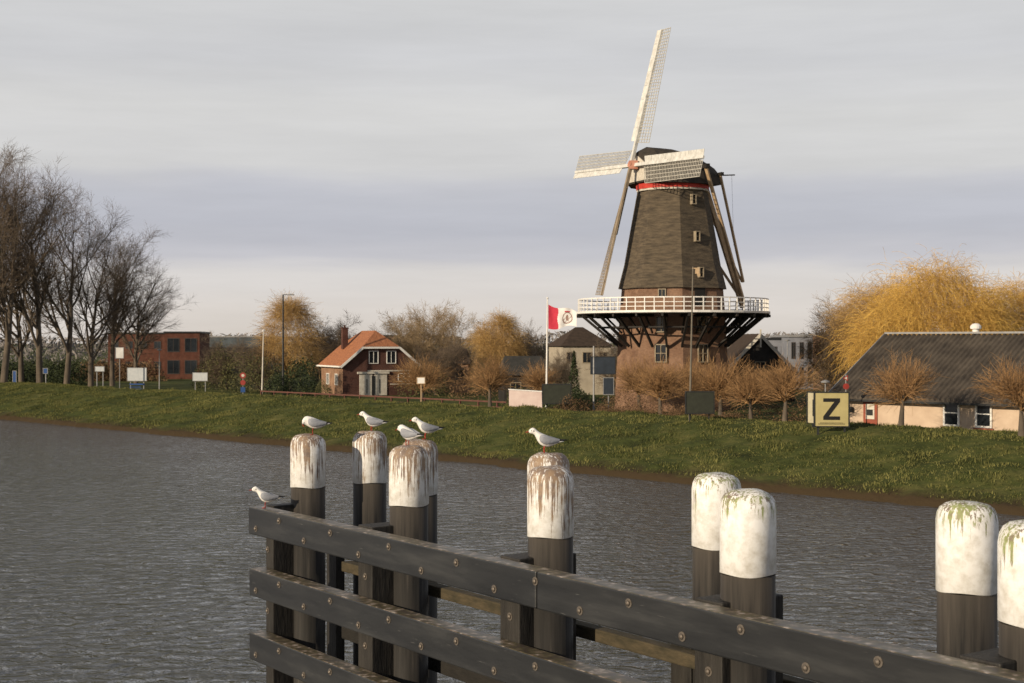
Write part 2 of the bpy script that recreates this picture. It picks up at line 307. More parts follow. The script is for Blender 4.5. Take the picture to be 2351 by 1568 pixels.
for li,(top,joint) in enumerate([(5.36,-.17),(4.752,1.25),(4.12,1.9),(3.5,.6)]):
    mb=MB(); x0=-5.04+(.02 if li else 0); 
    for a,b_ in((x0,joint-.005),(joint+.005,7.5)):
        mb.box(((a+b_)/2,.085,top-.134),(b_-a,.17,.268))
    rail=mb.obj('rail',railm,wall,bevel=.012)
    for j in range(20):
        bx=-4.86+j*.52
        hgt=.07 if j%2 else .2
        if li==3: continue
        if bolt0 is None:
            m2=MB(); 
            m2.lathe([(.032,0),(.032,.004),(.018,.005),(.018,.014),(.011,.02),(.003,.022)],12); bolt0=m2.obj('bolt',boltm,rail,smooth=False); bo=bolt0
        else:
            bo=bolt0.copy(); C.objects.link(bo); bo.parent=rail
        bo.location=(bx,0,top-hgt); bo.rotation_euler=(R(90),0,0)
for k,x,y,_ in PILES:
    lx_,ly=loc_of(x,y)
    if ly<.8:
        a=max(lx_-.235,-5.0); b_=lx_+.02
        mb=MB(); mb.box(((a+b_)/2,.172+.27,1.2),(b_-a,.54,8.4-.05)); o=mb.obj('upright',upm,wall,bevel=.01)
    else:
        mb=MB(); mb.box((lx_-.2,.98,1.0),(.22,.1,7.7)); mb.obj('upright',upm,wall,bevel=.01)
for top,mt,hh_ in((4.80,litrail,.1),(4.15,darkrail,.12),(3.5,darkrail,.12)):
    mb=MB(); mb.box((1.2,.865,top-hh_/2),(11.6,.12,hh_)); o=mb.obj('rear_rail',mt,wall,bevel=.01)
for k,x,y,_ in PILES:
    lx_,ly=loc_of(x,y)
    if ly<.8:
        for z in(4.93,4.32):
            bo=bolt0.copy(); C.objects.link(bo); bo.parent=wall; bo.location=(lx_-.1,.172,z)
# ------------------------------------------------------------------ gulls
feath=M('white_feathers',(.8,.79,.76),(.66,.65,.62),30,.8,.2); wingm=M('grey_wing_feathers',(.31,.325,.36),(.2,.21,.24),25,.8,.2,st=(.4,1,1)); blackf=M('black_wing_tips',(.02,.02,.022),None,10,.6,0); redm=M('red_legs_and_bill',(.35,.04,.025),None,10,.5,0); earm=M('dark_ear_spot',(.12,.11,.11),None,10,.9,0)
def ell(x,y,z,ry,rz,n=14):
    return [(x,y+ry*math.cos(2*math.pi*i/n),z+rz*math.sin(2*math.pi*i/n)) for i in range(n)]
LG=.022
def gull(loc,rz,label,pose='stand',sc=1.0):
    e=thing('black_headed_gull',loc,label,'gull',rz=rz,group='gulls perched on the guide wall'); e.scale=(sc,)*3
    if pose=='stand':
        b=[(-.149,0,.233,.006,.006),(-.143,0,.234,.015,.015),(-.128,0,.237,.024,.025),(-.110,0,.239,.028,.030),(-.093,0,.231,.027,.033),(-.08,0,.213,.030,.040),(-.064,0,.19,.040,.050),(-.04,0,.166,.050,.058),(-.005,0,.148,.056,.06),(.035,0,.138,.053,.054),(.075,0,.134,.042,.04),(.11,0,.134,.029,.024),(.15,0,.135,.024,.009),(.185,0,.136,.024,.004)]
        hd=(-.126,.024,.241); bill=[(-.145,0,.232),(-.168,0,.227),(-.182,0,.222)]
    elif pose=='hunch':
        b=[(-.128,0,.19,.006,.006),(-.122,0,.192,.016,.016),(-.108,0,.197,.025,.026),(-.090,0,.2,.031,.033),(-.074,0,.193,.036,.042),(-.055,0,.178,.045,.052),(-.03,0,.160,.053,.06),(.005,0,.146,.057,.061),(.04,0,.138,.053,.054),(.08,0,.134,.042,.04),(.115,0,.134,.029,.024),(.15,0,.135,.024,.009),(.185,0,.136,.024,.004)]
        hd=(-.106,.025,.201); bill=[(-.124,0,.189),(-.146,0,.18),(-.16,0,.172)]
    else:
        b=[(-.112,-.02,.138,.006,.006),(-.114,-.02,.146,.016,.016),(-.112,-.016,.158,.024,.026),(-.1,-.012,.17,.031,.034),(-.085,-.006,.176,.037,.044),(-.062,0,.172,.046,.054),(-.03,0,.16,.054,.06),(.005,0,.148,.057,.061),(.04,0,.14,.053,.054),(.08,0,.136,.042,.04),(.115,0,.136,.029,.024),(.15,0,.14,.024,.009),(.185,0,.144,.024,.004)]
        hd=(-.113,.005,.16); bill=[(-.112,-.02,.14),(-.1,-.03,.12),(-.09,-.036,.108)]
    b=[(x,y,z-LG,ry,rz_) for x,y,z,ry,rz_ in b]; hd=(hd[0],hd[1],hd[2]-LG); bill=[(x,y,z-LG) for x,y,z in bill]
    mb=MB(); mb.rings([ell(*q) for q in b]); mb.obj('body',feath,e,smooth=True)
    for s in(-1,1):
        w=[(-.052,.04,.168,.006,.012),(-.04,.046,.166,.013,.032),(-.01,.051,.158,.016,.044),(.03,.049,.152,.016,.041),(.07,.041,.148,.015,.033),(.11,.029,.146,.012,.023),(.145,.019,.146,.009,.013),(.18,.011,.147,.006,.008),(.215,.004,.149,.003,.003)]
        mb=MB(); mb.rings([ell(x,y*s,z-LG,ry,rz_,12) for x,y,z,ry,rz_ in w],mif=lambda k:1 if k>=6 else 0); mb.obj('wing',[wingm,blackf],e,smooth=True)
        mb=MB(); mb.tube((.005,.02*s,.08),(-.004,.02*s,.04),.006,.004,8); mb.tube((-.004,.02*s,.04),(.0,.02*s,.004),.0042,.0042,8)
        for a in(-.5,0,.5): mb.tube((.0,.02*s,.005),(-.034*math.cos(a),.02*s+.034*math.sin(a),.003),.0035,.002,6)
        mb.obj('leg',redm,e,smooth=True)
        mb=MB(); mb.lathe([(.0015,-.0045),(.0038,-.002),(.0038,.002),(.0015,.0045)],8); mb.obj('eye',blackf,e,smooth=True,loc=(hd[0],hd[1]*s if hd[1]>.01 else .02*s-.012,hd[2]))
        mb=MB(); mb.lathe([(.001,-.007),(.005,-.003),(.005,.003),(.001,.007)],8); mb.obj('ear_spot',earm,e,smooth=True,loc=(hd[0]+.022,(hd[1]+.003)*s if hd[1]>.01 else .026*s-.01,hd[2]-.004))
    mb=MB(); mb.tube(bill[0],bill[1],.0065,.0048,8); mb.tube(bill[1],bill[2],.0048,.0012,8); mb.obj('bill',redm,e,smooth=True)
    return e
pt=7-.937
gull((-2.0,14.29,pt),R(4),'white gull preening with bent head on a stained pile','preen',.93)
gull((-1.45,14.69,pt),R(-12),'grey-winged white gull standing upright on a pile cap','stand',.88)
gull((-.93,12.67,pt),R(-38),'white gull crouching on the nearer of two piles','hunch',.92)
gull((-.83,13.62,pt),R(10),'grey-winged gull standing on a pile behind another gull','stand',.88)
gull((.27,11.9,pt),R(6),'grey-winged gull standing alone on a white capped pile','stand',.88)
gull((F0.x-4.83*ax.x+.09*ay.x,F0.y-4.83*ax.y+.09*ay.y,5.358),R(8),'small gull standing on the end of the top beam','stand',.88)
# ------------------------------------------------------------------ trees
def grow(rng,p,d,Ln,r0,lvl,S,out):
    n=S['seg'][lvl]; st=Ln/n; mx=len(S['len'])-1; r=r0; wob=S['wob'][lvl]; up=S['up'][lvl]
    for i in range(n):
        d=(d+Vector((rng.gauss(0,wob),rng.gauss(0,wob),rng.gauss(0,wob)*.6))+Vector((S.get('lean',0),0,up))).normalized()
        q=p+d*st; r2=r0*(1-.75*(i+1)/n)
        out[lvl].append((p,q,r,r2)); 
        if lvl<mx and (i+1)/n>=S['start'][lvl]:
            active=n-int(math.ceil(S['start'][lvl]*n))+1
            k=S['cnt'][lvl]/active; k=int(k)+(rng.random()<k-int(k))
            for _ in range(k):
                perp=d.cross(Vector((rng.gauss(0,1),rng.gauss(0,1),rng.gauss(0,1)))).normalized()
                an=S['ang'][lvl]*rng.uniform(.6,1.3)
                cdv=(d*math.cos(an)+perp*math.sin(an)).normalized()
                t=rng.random(); bp=p.lerp(q,t)
                fr=(i+t)/n
                grow(rng,bp,cdv,S['len'][lvl+1]*rng.uniform(.65,1.15)*(1-.45*fr if lvl else 1-S.get('tp',.3)*fr),max(r*S['rr'],S['rmin']),lvl+1,S,out)
        p=q; r=r2
def tubes(segs,n):
    P=np.array([s[0][:] for s in segs]);Q=np.array([s[1][:] for s in segs]);r0=np.array([s[2] for s in segs]);r1=np.array([s[3] for s in segs])
    D=Q-P; D/=np.linalg.norm(D,axis=1,keepdims=True)+1e-9
    U=np.tile([0,0,1.],(len(P),1)); U[np.abs(D[:,2])>.95]=[1,0,0]
    A=np.cross(D,U);A/=np.linalg.norm(A,axis=1,keepdims=True);B=np.cross(A,D)
    V=np.empty((len(P),2*n,3))
    for i in range(n):
        c,s=math.cos(2*math.pi*i/n),math.sin(2*math.pi*i/n); o=A*c+B*s
        V[:,i]=P+o*r0[:,None]; V[:,n+i]=Q+o*r1[:,None]
    base=(np.arange(len(P))*2*n)[:,None]
    F=np.concatenate([base+np.array([i,(i+1)%n,n+(i+1)%n,n+i]) for i in range(n)],0)
    return V.reshape(-1,3),F
def cat(parts):
    Vs=[];Fs=[];o=0
    for V,F in parts: Vs.append(V);Fs.append(F+o);o+=len(V)
    return np.concatenate(Vs),np.concatenate(Fs)
def tree(name,seed,S,bm,tm,label,category,limbs=False):
    rng=random.Random(seed); out=[[] for _ in S['len']]
    grow(rng,Vector((0,0,-.3)),Vector((S.get('tilt',0),0,1)).normalized(),S['len'][0],S['r'],0,S,out)
    e=thing(name,(0,0,0),label,category)
    V,F=tubes(out[0],10)
    if limbs: V,F=cat([tubes(out[0],10) ,]); 
    npmesh('trunk',V,F,bm,e)
    if limbs:
        V,F=cat([tubes(out[1],6),tubes(out[2],5)]); npmesh('limbs',V,F,bm,e)
        parts=[tubes(o,3) for o in out[3:]]
    else: parts=[tubes(out[1],6)]+[tubes(o,4 if i==0 else 3) for i,o in enumerate(out[2:]) if o]
    V,F=cat(parts); npmesh('crown',V,F,tm,e)
    e['h']=float(np.percentile(V[:,2],99.6)); return e
def put(e,u,d,H,rz=0,group=None,sxy=1.0):
    s=H/e['h']; l=at(u,d); t=clone(e)
    t.location=l; t.rotation_euler=(0,0,rz); t.scale=(s*sxy,s*sxy,s)
    if group:t['group']=group
    return t
TALL=dict(len=[14,10.5,4.6,2.6,1.5],seg=[9,8,5,3,2],wob=[.035,.06,.1,.14,.2],up=[.04,.09,.05,.03,0],start=[.28,.25,.2,.15],cnt=[12,8,7,7],ang=[R(44),R(35),R(40),R(42)],rr=.56,rmin=.0105,r=.34,lean=.004,tp=.35)
gl='bare winter trees in a row along the dike'
T1=tree('tree',1,TALL,bark,twig,'tall bare deciduous tree with upswept branches behind the dike','tree',True)
T2=tree('tree',2,dict(TALL,lean=.012,start=[.33,.25,.2,.15]),bark,twig,'tall bare deciduous tree with forked slim trunk','tree',True)
T3=tree('tree',13,dict(TALL,len=[11.5,9.8,5.0,2.7,1.5],start=[.24,.25,.2,.15],lean=.02,ang=[R(52),R(38),R(41),R(43)],tp=.2),bark,twig,'broad bare deciduous tree with low spreading limbs','tree',True)
for u,d,H,k,rz,sw in [(-75,158,27,0,.5,1),(8,160,26,1,.2,1),(50,172,26,2,2.9,.88),(92,165,25.2,0,3.8,1),(152,171,24.4,1,5.9,1),(208,176,22.6,2,.1,1),(258,182,20.8,0,1.3,1.0),(312,188,18.2,2,.4,1.1)]:
    put([T1,T2,T3][k],u,d,H,rz,group=gl,sxy=sw)
for T in(T1,T2,T3): drop(T)
MID=dict(len=[5,5,3,1.8,1.1],seg=[5,5,4,3,2],wob=[.06,.12,.15,.18,.2],up=[.03,.07,.05,.03,0],start=[.2,.2,.2,.2],cnt=[11,8,8,7],ang=[R(48),R(45),R(45),R(45)],rr=.58,rmin=.012,r=.22)
Mt=tree('tree',21,MID,bark,tantwig,'bare rounded tree with tan twigs behind the houses','tree')
Mb=tree('tree',22,MID,bark,twig,'bare rounded tree with brown twigs behind the houses','tree')
g2='bare trees around the houses'
for u,d,H,k,rz,sw in [(985,185,10.7,0,.3,1.05),(1030,180,9.8,0,2,1),(935,190,9.6,0,4,1.0),(960,178,8.6,0,5,1.1),(895,175,7.4,1,1,1),(765,190,9.2,1,3,1),(735,185,8.4,1,5,1),(1212,190,8.6,1,.7,.7),(1240,170,6,1,2.2,1),(1140,185,8,0,5,1),(1060,160,6,1,1.2,1.1),(1000,150,5.6,1,3.3,1.2),(520,170,6.5,1,.3,1.2),(600,165,6.2,1,2.1,1.2),(1940,122,8.2,1,.8,1.1),(1925,130,9.0,0,2.8,.9),(1420,150,6,1,1.9,1),(1275,140,4.8,1,4.1,1.2),(1655,150,6,0,1.1,1.2),(1975,125,9.6,0,3.9,1.0)]:
    put([Mt,Mb][k],u,d,H,rz,group=g2,sxy=sw)
for T in(Mt,Mb): drop(T)
POL=dict(len=[1.5,1.0,1.2,.7],seg=[3,3,3,2],wob=[.03,.12,.1,.12],up=[.0,.05,.06,.03],start=[.9,.3,.1],cnt=[12,15,6],ang=[R(58),R(46),R(34)],rr=.5,rmin=.0058,r=.12)
P1=tree('pollard_tree',31,POL,bark,redtwig,'small pruned tree with dense russet twigs on a short trunk','tree')
P2=tree('pollard_tree',35,POL,bark,redtwig,'small pruned tree with dense russet twigs on a short trunk','tree')
g3='pruned trees along the top of the dike'
for u,d,H,k,rz,sw in [(968,118,4.6,0,.2,1.15),(1125,104,4.2,1,1.1,.95),(1238,118,4.2,0,1.9,1.0),(1517,98,4.6,0,2.2,1.05),(1590,106,4.8,1,3.2,1.0),(1655,99,4.9,0,4,1.15),(1725,97,4.4,1,.6,1.0),(1802,84,4.0,0,5,1.15),(2068,76.5,4.15,1,1.7,1.0),(2345,69.5,4.05,0,.9,1.15),(1470,112,4.8,1,5.2,1.0)]:
    put([P1,P2][k],u,d,H*.98,rz,group=g3,sxy=sw)
for T in(P1,P2): drop(T)
def willow(u,d,H,W,n,seed,mat,label,droop=1.0,clumps=60):
    rng=random.Random(seed); S=dict(len=[H*.35,H*.36,H*.22],seg=[4,5,4],wob=[.05,.12,.15],up=[.02,.07,.06],start=[.4,.2],cnt=[10,7],ang=[R(42),R(40)],rr=.55,rmin=.02,r=H*.03)
    out=[[] for _ in range(3)]; grow(rng,Vector((0,0,-.3)),Vector((0,0,1)),S['len'][0],S['r'],0,S,out)
    e=thing('willow_tree',at(u,d),label,'tree')
    V,F=tubes(out[0],10); npmesh('trunk',V,F,bark,e)
    segs=[]
    for c in range(clumps):
        a=rng.uniform(0,2*math.pi); cz=rng.uniform(-.1,1); k=rng.uniform(.6,1.0); rad=math.sqrt(max(0,1-cz*cz))*k
        ctr=Vector((math.cos(a)*rad*W/2*.9,math.sin(a)*rad*W/2*.9,H*(.34+.54*cz*(.78+.22*k)))); cr_=W*rng.uniform(.06,.12)
        for i in range(n//clumps):
            p=ctr+Vector((rng.gauss(0,cr_*.6),rng.gauss(0,cr_*.6),rng.gauss(0,cr_*.5)))
            o=(p-ctr)
            dv=(Vector((math.cos(a)*rad*.4,math.sin(a)*rad*.4,.35))+o*(.6/cr_)+Vector((rng.gauss(0,.5),rng.gauss(0,.5),rng.gauss(0,.45)))).normalized(); L=H*rng.uniform(.06,.19)*(1.25 if o.z<0 else .85); ns=5; dr=droop*rng.uniform(.3,1.3)
            for j in range(ns):
                dv=(dv+Vector((rng.gauss(0,.2),rng.gauss(0,.2),-.34*dr))).normalized(); q=p+dv*L/ns
                if q.z<.6: break
                segs.append((p,q,.0105,.008)); p=q
    V,F=cat([tubes(out[1],6),tubes(out[2],4),tubes(segs,3)]); npmesh('crown',V,F,mat,e); return e
gold2=M('amber_willow_twigs',(.56,.37,.14),(.34,.21,.085),.35,.9,0,island=.6)
willow(2150,112,12.7,13.4,13000,4,goldtwig,'large golden weeping willow behind the low building',1,100)
willow(2325,118,11.4,10.5,8500,9,goldtwig,'golden weeping willow with long yellow twigs',1,75)
willow(2015,122,12.0,9.0,6500,6,gold2,'amber brown willow with thin twigs',.7,70)
willow(665,165,11.6,6.6,5600,12,gold2,'upright golden willow near the street lamp',.45,60)
willow(1140,165,9.6,6.0,5400,15,gold2,'small golden willow with rounded crown',.6,55)
def bush(name,u,d,W,H,n,mat,label,seed=0,size=.16,cat_='bush',cone=False,grp=None):
    rng=np.random.default_rng(seed+int(u)+500); 
    v=rng.normal(0,1,(n,3)); v/=np.linalg.norm(v,axis=1,keepdims=True); v[:,2]=np.abs(v[:,2]); rr=rng.uniform(.35,1,n)**.4
    lob=np.array([1+.35*noise.noise(Vector(x*2+seed)) for x in v])
    c=v*(rr*lob)[:,None]*np.array([W/2,W/2,H])
    if cone:
        z=rng.uniform(0,1,n)**1.3; a=rng.uniform(0,6.28,n); rad=(1-z)*W/2*rng.uniform(.6,1.1,n); c=np.stack([np.cos(a)*rad,np.sin(a)*rad,z*H],1)
    a=rng.normal(0,1,(n,3)); a/=np.linalg.norm(a,axis=1,keepdims=True); b=np.cross(a,rng.normal(0,1,(n,3))); b/=np.linalg.norm(b,axis=1,keepdims=True)
    s=(rng.uniform(.5,1,n)*size)[:,None]
    V=np.empty((n,4,3)); V[:,0]=c-a*s;V[:,1]=c-b*s*.4;V[:,2]=c+a*s;V[:,3]=c+b*s*.4
    V[:,:,2]=np.maximum(V[:,:,2],.02)
    o=npmesh(name,V.reshape(-1,3),np.arange(n*4).reshape(n,4),mat); o.location=at(u,d,-.05); tag(o,label,cat_,group=grp); return o
bush('evergreen_bush',690,146,3.9,3.9,2600,green,'dark evergreen bush beside the brick house',1)
bush('evergreen_bush',640,140,3.0,2.6,1500,green,'low dark evergreen bush near the street lamp',2)
bush('round_bush',743,142,2.2,1.9,1300,olive,'clipped round olive bush at the house corner',3,.1)
for i,(u,d,W,H) in enumerate([(505,168,5,5.4),(550,160,5,4.6),(600,158,5.5,4.2),(470,175,3,3.5)]): bush('leafy_bush',u,d,W,H,1500,olive,'loose olive green bush on the verge',10+i,.14,grp='bushes on the verge')
bush('conifer',1318,128,1.7,4.9,1500,green,'narrow dark green conifer beside the cream building',4,.14,cat_='conifer tree',cone=True)
for i,(u,d,W,H,m) in enumerate([(1300,112,4.6,2.5,green),(1335,110,4,1.9,green),(1040,150,8,4.2,brownbush),(980,148,6,3.6,olive),(1100,142,6,3,brownbush),(1195,120,3.2,1.8,olive)]): bush('garden_bush',u,d,W,H,1800,m,'dense dark garden bush near the mill' ,20+i,.13,grp='garden bushes')
for i in range(22):
    u=1285+i*19+random.uniform(-8,8); d=crest(u,14.5+random.uniform(0,3)); bush('undergrowth_shrub',u,d,random.uniform(1.2,2.4),random.uniform(.5,1.25),600,brownbush,'low russet shrub on top of the dike',40+i,.06,grp='russet shrubs on the dike')
for i,(u,W,H) in enumerate([(1430,4,2.2),(1500,4.5,2.0),(1620,5,2.0),(1765,4,1.8),(1860,4,1.9)]): bush('undergrowth_shrub',u,crest(u,27),W,H,1700,brownbush,'tall russet shrub in front of the mill',70+i,.08,grp='russet shrubs by the mill')
for i in range(24):
    u=-40+i*17; bush('hedge_bush',u,(186 if i<14 else 205)+random.uniform(-3,3),4,3.4 if i<14 else 3.0,900,green if i<14 else brownbush,'dark hedge bush behind the tree trunks',90+i,.2,grp='dark hedge behind the trees')
def wood():
    rng=np.random.default_rng(8); n=26000
    u=rng.uniform(-700,3000,n); d=rng.uniform(330,430,n); x=(u-1175.5)/FP*d
    hh=np.array([6.8+2.6*noise.noise(Vector((a*.035,1,0)))+1.6*noise.noise(Vector((a*.2,4,0))) for a in x]); z=1.3+rng.uniform(0,1,n)**.7*hh
    s=rng.uniform(.3,1.0,n); a=rng.normal(0,1,(n,3)); a/=np.linalg.norm(a,axis=1,keepdims=True); b=np.cross(a,rng.normal(0,1,(n,3))); b/=np.linalg.norm(b,axis=1,keepdims=True)
    c=np.stack([x,d,z],1); V=np.empty((n,4,3)); V[:,0]=c-a*s[:,None];V[:,1]=c-b*s[:,None]*.3;V[:,2]=c+a*s[:,None];V[:,3]=c+b*s[:,None]*.3
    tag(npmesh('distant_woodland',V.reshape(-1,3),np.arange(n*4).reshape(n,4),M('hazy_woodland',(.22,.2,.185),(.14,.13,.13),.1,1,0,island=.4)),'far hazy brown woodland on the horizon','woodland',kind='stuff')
wood()
# ------------------------------------------------------------------ building helpers
def window(parent,c,w,h,nx=1,nz=1,rz=0,fm=None,name='window',depth=.08,fr=.07):
    mb=MB(); f=fr
    ca,sa=math.cos(rz),math.sin(rz)
    def T(x,y): return (c[0]+x*ca-y*sa,c[1]+x*sa+y*ca)
    def bx(x,z,sx,sz,dy=depth):
        X,Y=T(x,-dy/2-.003); mb.box((X,Y,c[2]+z),(sx,dy,sz),rz)
    bx(-w/2+f/2,0,f,h);bx(w/2-f/2,0,f,h);bx(0,h/2-f/2,w-2*f-.004,f);bx(0,-h/2+f/2,w-2*f-.004,f)
    for i in range(1,nx): bx(-w/2+w*i/nx,0,f*.6,h-2*f-.004,depth*.8)
    for j in range(1,nz): bx(0,-h/2+h*j/nz,w-2*f-.004,f*.6,depth*.7)
    o=mb.obj(name,fm or white,parent)
    m2=MB(); X,Y=T(0,-.012); m2.box((X,Y,c[2]),(w-2*f,.018,h-2*f),rz); m2.obj('pane',glass,o)
    return o
mbrick=brickmat('mill_brick',(.26,.155,.1),(.19,.11,.07),(.24,.19,.15),1)
dbrick=brickmat('dark_red_brick',(.12,.055,.043),(.08,.038,.03),(.13,.1,.085),1)
lbrick=brickmat('tan_brick',(.34,.2,.125),(.26,.155,.095),(.3,.25,.2),1)
thatch=M('dark_thatch',(.125,.098,.066),(.045,.037,.028),1.6,.95,.7,st=(.7,.7,3.5),bscale=5,dist=.08)
redp=M('red_band_paint',(.5,.045,.03),None,3,.6,.05); 
wood_=M('oiled_timber',(.52,.38,.23),(.32,.22,.13),2,.7,.2); blackw=M('black_tarred_wood',(.03,.026,.023),(.013,.012,.011),2,.7,.2)
dull=M('dull_cream_frame',(.32,.27,.19),(.22,.18,.13),3,.7,.1)
# ------------------------------------------------------------------ windmill
mill=thing('windmill',(13.55,120,1.3),'octagonal thatched smock mill with white balcony on tall brick base','windmill')
def Z(v): return (784-v)*.03675+5.7
A0=R(-90+4)
mb=MB(); mb.lathe([(4.95,0),(4.5,Z(722)),(4.3,Z(655))],8,a0=A0); base=mb.obj('brick_base',mbrick,mill)
BP=[(4.62,Z(664)),(4.5,Z(650)),(4.12,Z(610)),(3.6,Z(530)),(3.0,Z(441))]
mb=MB(); mb.lathe(BP,8,a0=A0); body=mb.obj('thatched_body',thatch,mill)
mb=MB(); mb.lathe([(3.03,Z(441.5)),(3.05,Z(437.5))],16); mb.obj('white_band',offwhite,mill)
mb=MB(); mb.lathe([(3.07,Z(437.5)+.003),(3.12,Z(419))],20); mb.obj('red_band',redp,mill)
def facet(az,rr,z): return (rr*math.cos(az),rr*math.sin(az),z)
ap=math.cos(R(22.5))
az=A0+R(22.5)
for v,rad in [(465,3.15),(549,3.72),(630,4.3)]:
    x,y,_=facet(az,rad*ap+.05,0)
    window(mill,(x,y,Z(v)),.44,.85,1,2,rz=az+R(90),depth=.35,fm=dull)
for az in(A0-R(22.5),A0+R(22.5)):
    for v,rad,w,h in((810,4.82,1.0,1.5),(746,4.62,.9,1.3),):
        x,y,_=facet(az,rad*ap+.03,0); window(mill,(x,y,Z(v)),w,h,2,2,rz=az+R(90),depth=.12,fr=.08,fm=dull)
x,y,_=facet(A0-R(22.5),4.36*ap+.02,0)
window(mill,(x,y,Z(676)),.65,.7,2,1,rz=A0-R(22.5)+R(90),depth=.1,fm=dull)
x,y,_=facet(A0+R(22.5),4.36*ap+.02,0)
mb=MB(); mb.box((x,y,Z(684)),(1.0,.12,1.9),A0+R(112.5)); mb.obj('door',blackw,mill)
ZS=Z(718); RS=8.05
mb=MB(); nst=32; vs=[];
for rr,z in((4.6,ZS),(RS,ZS),(RS,ZS-.18),(4.6,ZS-.18)): vs+= [(rr*math.cos(2*math.pi*i/nst),rr*math.sin(2*math.pi*i/nst),z) for i in range(nst)]
fs=[(k*nst+i,((k+1)%4)*nst+i,((k+1)%4)*nst+(i+1)%nst,k*nst+(i+1)%nst) for k in range(4) for i in range(nst)]
mb.add(vs,fs); stg=mb.obj('balcony_deck',blackw,mill)
mb=MB()
for i in range(24):
    a=2*math.pi*i/24+.05; c,s=math.cos(a),math.sin(a)
    mb.beam((c*7.7,s*7.7,ZS-.25),(c*4.6,s*4.6,Z(795)),.16,.2)
    mb.beam((c*6.2,s*6.2,ZS-.25),(c*4.6,s*4.6,Z(765)),.12,.14)
    mb.beam((c*4.4,s*4.4,ZS-.3),(c*8.15,s*8.15,ZS-.3),.16,.22)
    a2=a+2*math.pi/24
    mb.beam((c*6.3,s*6.3,Z(752)),(math.cos(a2)*6.3,math.sin(a2)*6.3,Z(752)),.1,.12)
mb.obj('balcony_struts',blackw,mill)
mb=MB()
for i in range(64):
    a=2*math.pi*i/64; a2=2*math.pi*(i+1)/64
    mb.box((math.cos(a)*7.95,math.sin(a)*7.95,ZS+.56),(.08,.08,1.1),a)
    for z,h in((1.1,.09),(.72,.06),(.38,.06)): mb.beam((math.cos(a)*7.95,math.sin(a)*7.95,ZS+z),(math.cos(a2)*7.95,math.sin(a2)*7.95,ZS+z),.05,h)
for i in range(48):
    a=2*math.pi*i/48; a2=2*math.pi*(i+1)/48
    mb.beam((math.cos(a)*8.1,math.sin(a)*8.1,ZS-.02),(math.cos(a2)*8.1,math.sin(a2)*8.1,ZS-.02),.05,.18)
mb.obj('balcony_railing',white,mill)
al=R(67); tl=R(12.5)
ah=Vector((-math.sin(al),-math.cos(al),0)); hh=Vector((math.cos(al),-math.sin(al),0))
axis=(ah*math.cos(tl)+Vector((0,0,math.sin(tl)))).normalized(); uu=axis.cross(hh); 
if uu.z<0: uu=-uu
def capring(t,w,zb,zt,n=9):
    pts=[]
    for i in range(n):
        s=-1+2*i/(n-1); wv=w*math.sin(s*math.pi/2); z=zb+(zt-zb)*(1-abs(s)**1.9)
        pts.append(ah*t+hh*wv+Vector((0,0,z)))
    pts.append(ah*t+hh*w*.7+Vector((0,0,zb-.03))); pts.append(ah*t-hh*w*.7+Vector((0,0,zb-.03)))
    return pts
zb=Z(428)
mb=MB(); mb.rings([capring(3.3,1.9,zb+.2,Z(352)),capring(2.5,2.8,zb,Z(341)),capring(.8,3.35,zb-.02,Z(342)),capring(-1.2,3.3,zb-.02,Z(352)),capring(-3.0,2.5,zb,Z(374)),capring(-4.2,1.2,zb+.25,Z(396))])
mb.obj('cap',M('cap_thatch',(.055,.045,.036),(.022,.02,.018),2,.9,.5,dist=.05),mill)
mb=MB(); mb.slab([ah*3.36+hh*a+Vector((0,0,z)) for a,z in((-1.5,zb+.3),(1.5,zb+.3),(1.2,Z(380)),(0,Z(362)),(-1.2,Z(380)))],.08); mb.obj('cap_front_board',offwhite,mill)
hub=ah*3.4+Vector((0,0,Z(386)))
mb=MB(); mb.tube(hub-axis*1.8,hub+axis*.75,.34,.28,12); mb.box(hub+axis*.35,(.7,.7,.7)); mb.obj('windshaft',M('windshaft_red',(.5,.25,.18),(.4,.16,.1),2,.6,.1),mill)
lathm=M('lattice_wood',(.52,.5,.44),(.34,.32,.28),2,.7,.1)
brownl=M('lower_sail_brown',(.3,.24,.175),(.17,.14,.1),2,.7,.1)  # browner, darker colour for the lower sail than for the other three
for k in range(4):
    th=R(-3.5+90*k); er=hh*math.cos(th)+uu*math.sin(th); et=-hh*math.sin(th)+uu*math.cos(th); O=hub+axis*(.55 if k%2 else .3)
    Ls=11.6 if k!=3 else 11.2
    mt=sailw if k!=3 else brownl
    mb=MB(); mb.beam(O,O+er*6,.28,.26,up=axis); mb.beam(O+er*6,O+er*Ls,.2,.16,up=axis); sail=mb.obj('sail',mt,mill)
    mb=MB()
    for j in range(8):
        r0=2.0+j*(Ls-2.0)/8; r1=r0+(Ls-2.0)/8-.02; t0=.2-.015*j; wd=.62 if k!=3 else .45
        a=[O+er*r0+et*.12+axis*.03,O+er*r1+et*.12+axis*.03,O+er*r1+et*wd+axis*t0,O+er*r0+et*wd+axis*t0]
        mb.slab(a,.03)
    mb.obj('leading_board',mt,sail)
    mb=MB(); nb=36; lw=1.5 if k!=3 else 1.2
    for j in range(nb+1):
        r_=1.9+(Ls-1.95)*j/nb; tw=.3*(1-j/nb)+.03
        mb.beam(O+er*r_,O+er*r_-et*lw-axis*tw*1.3,.045,.045,up=axis)
    for e_ in(.2,.4,.6,.8,1.0):
        e_*=lw; mb.beam(O+er*1.9-et*e_-axis*.33*1.3*e_/lw,O+er*Ls-et*e_-axis*.03*1.3*e_/lw,.05,.035,up=axis)
    mb.obj('lattice',lathm if k!=3 else brownl,sail)
tb=-ah*6.9+Vector((0,0,ZS+.5))
mb=MB(); mb.beam(-ah*2.8+Vector((0,0,Z(395))),tb,.32,.36); mb.obj('tail_pole',wood_,mill)
mb=MB()
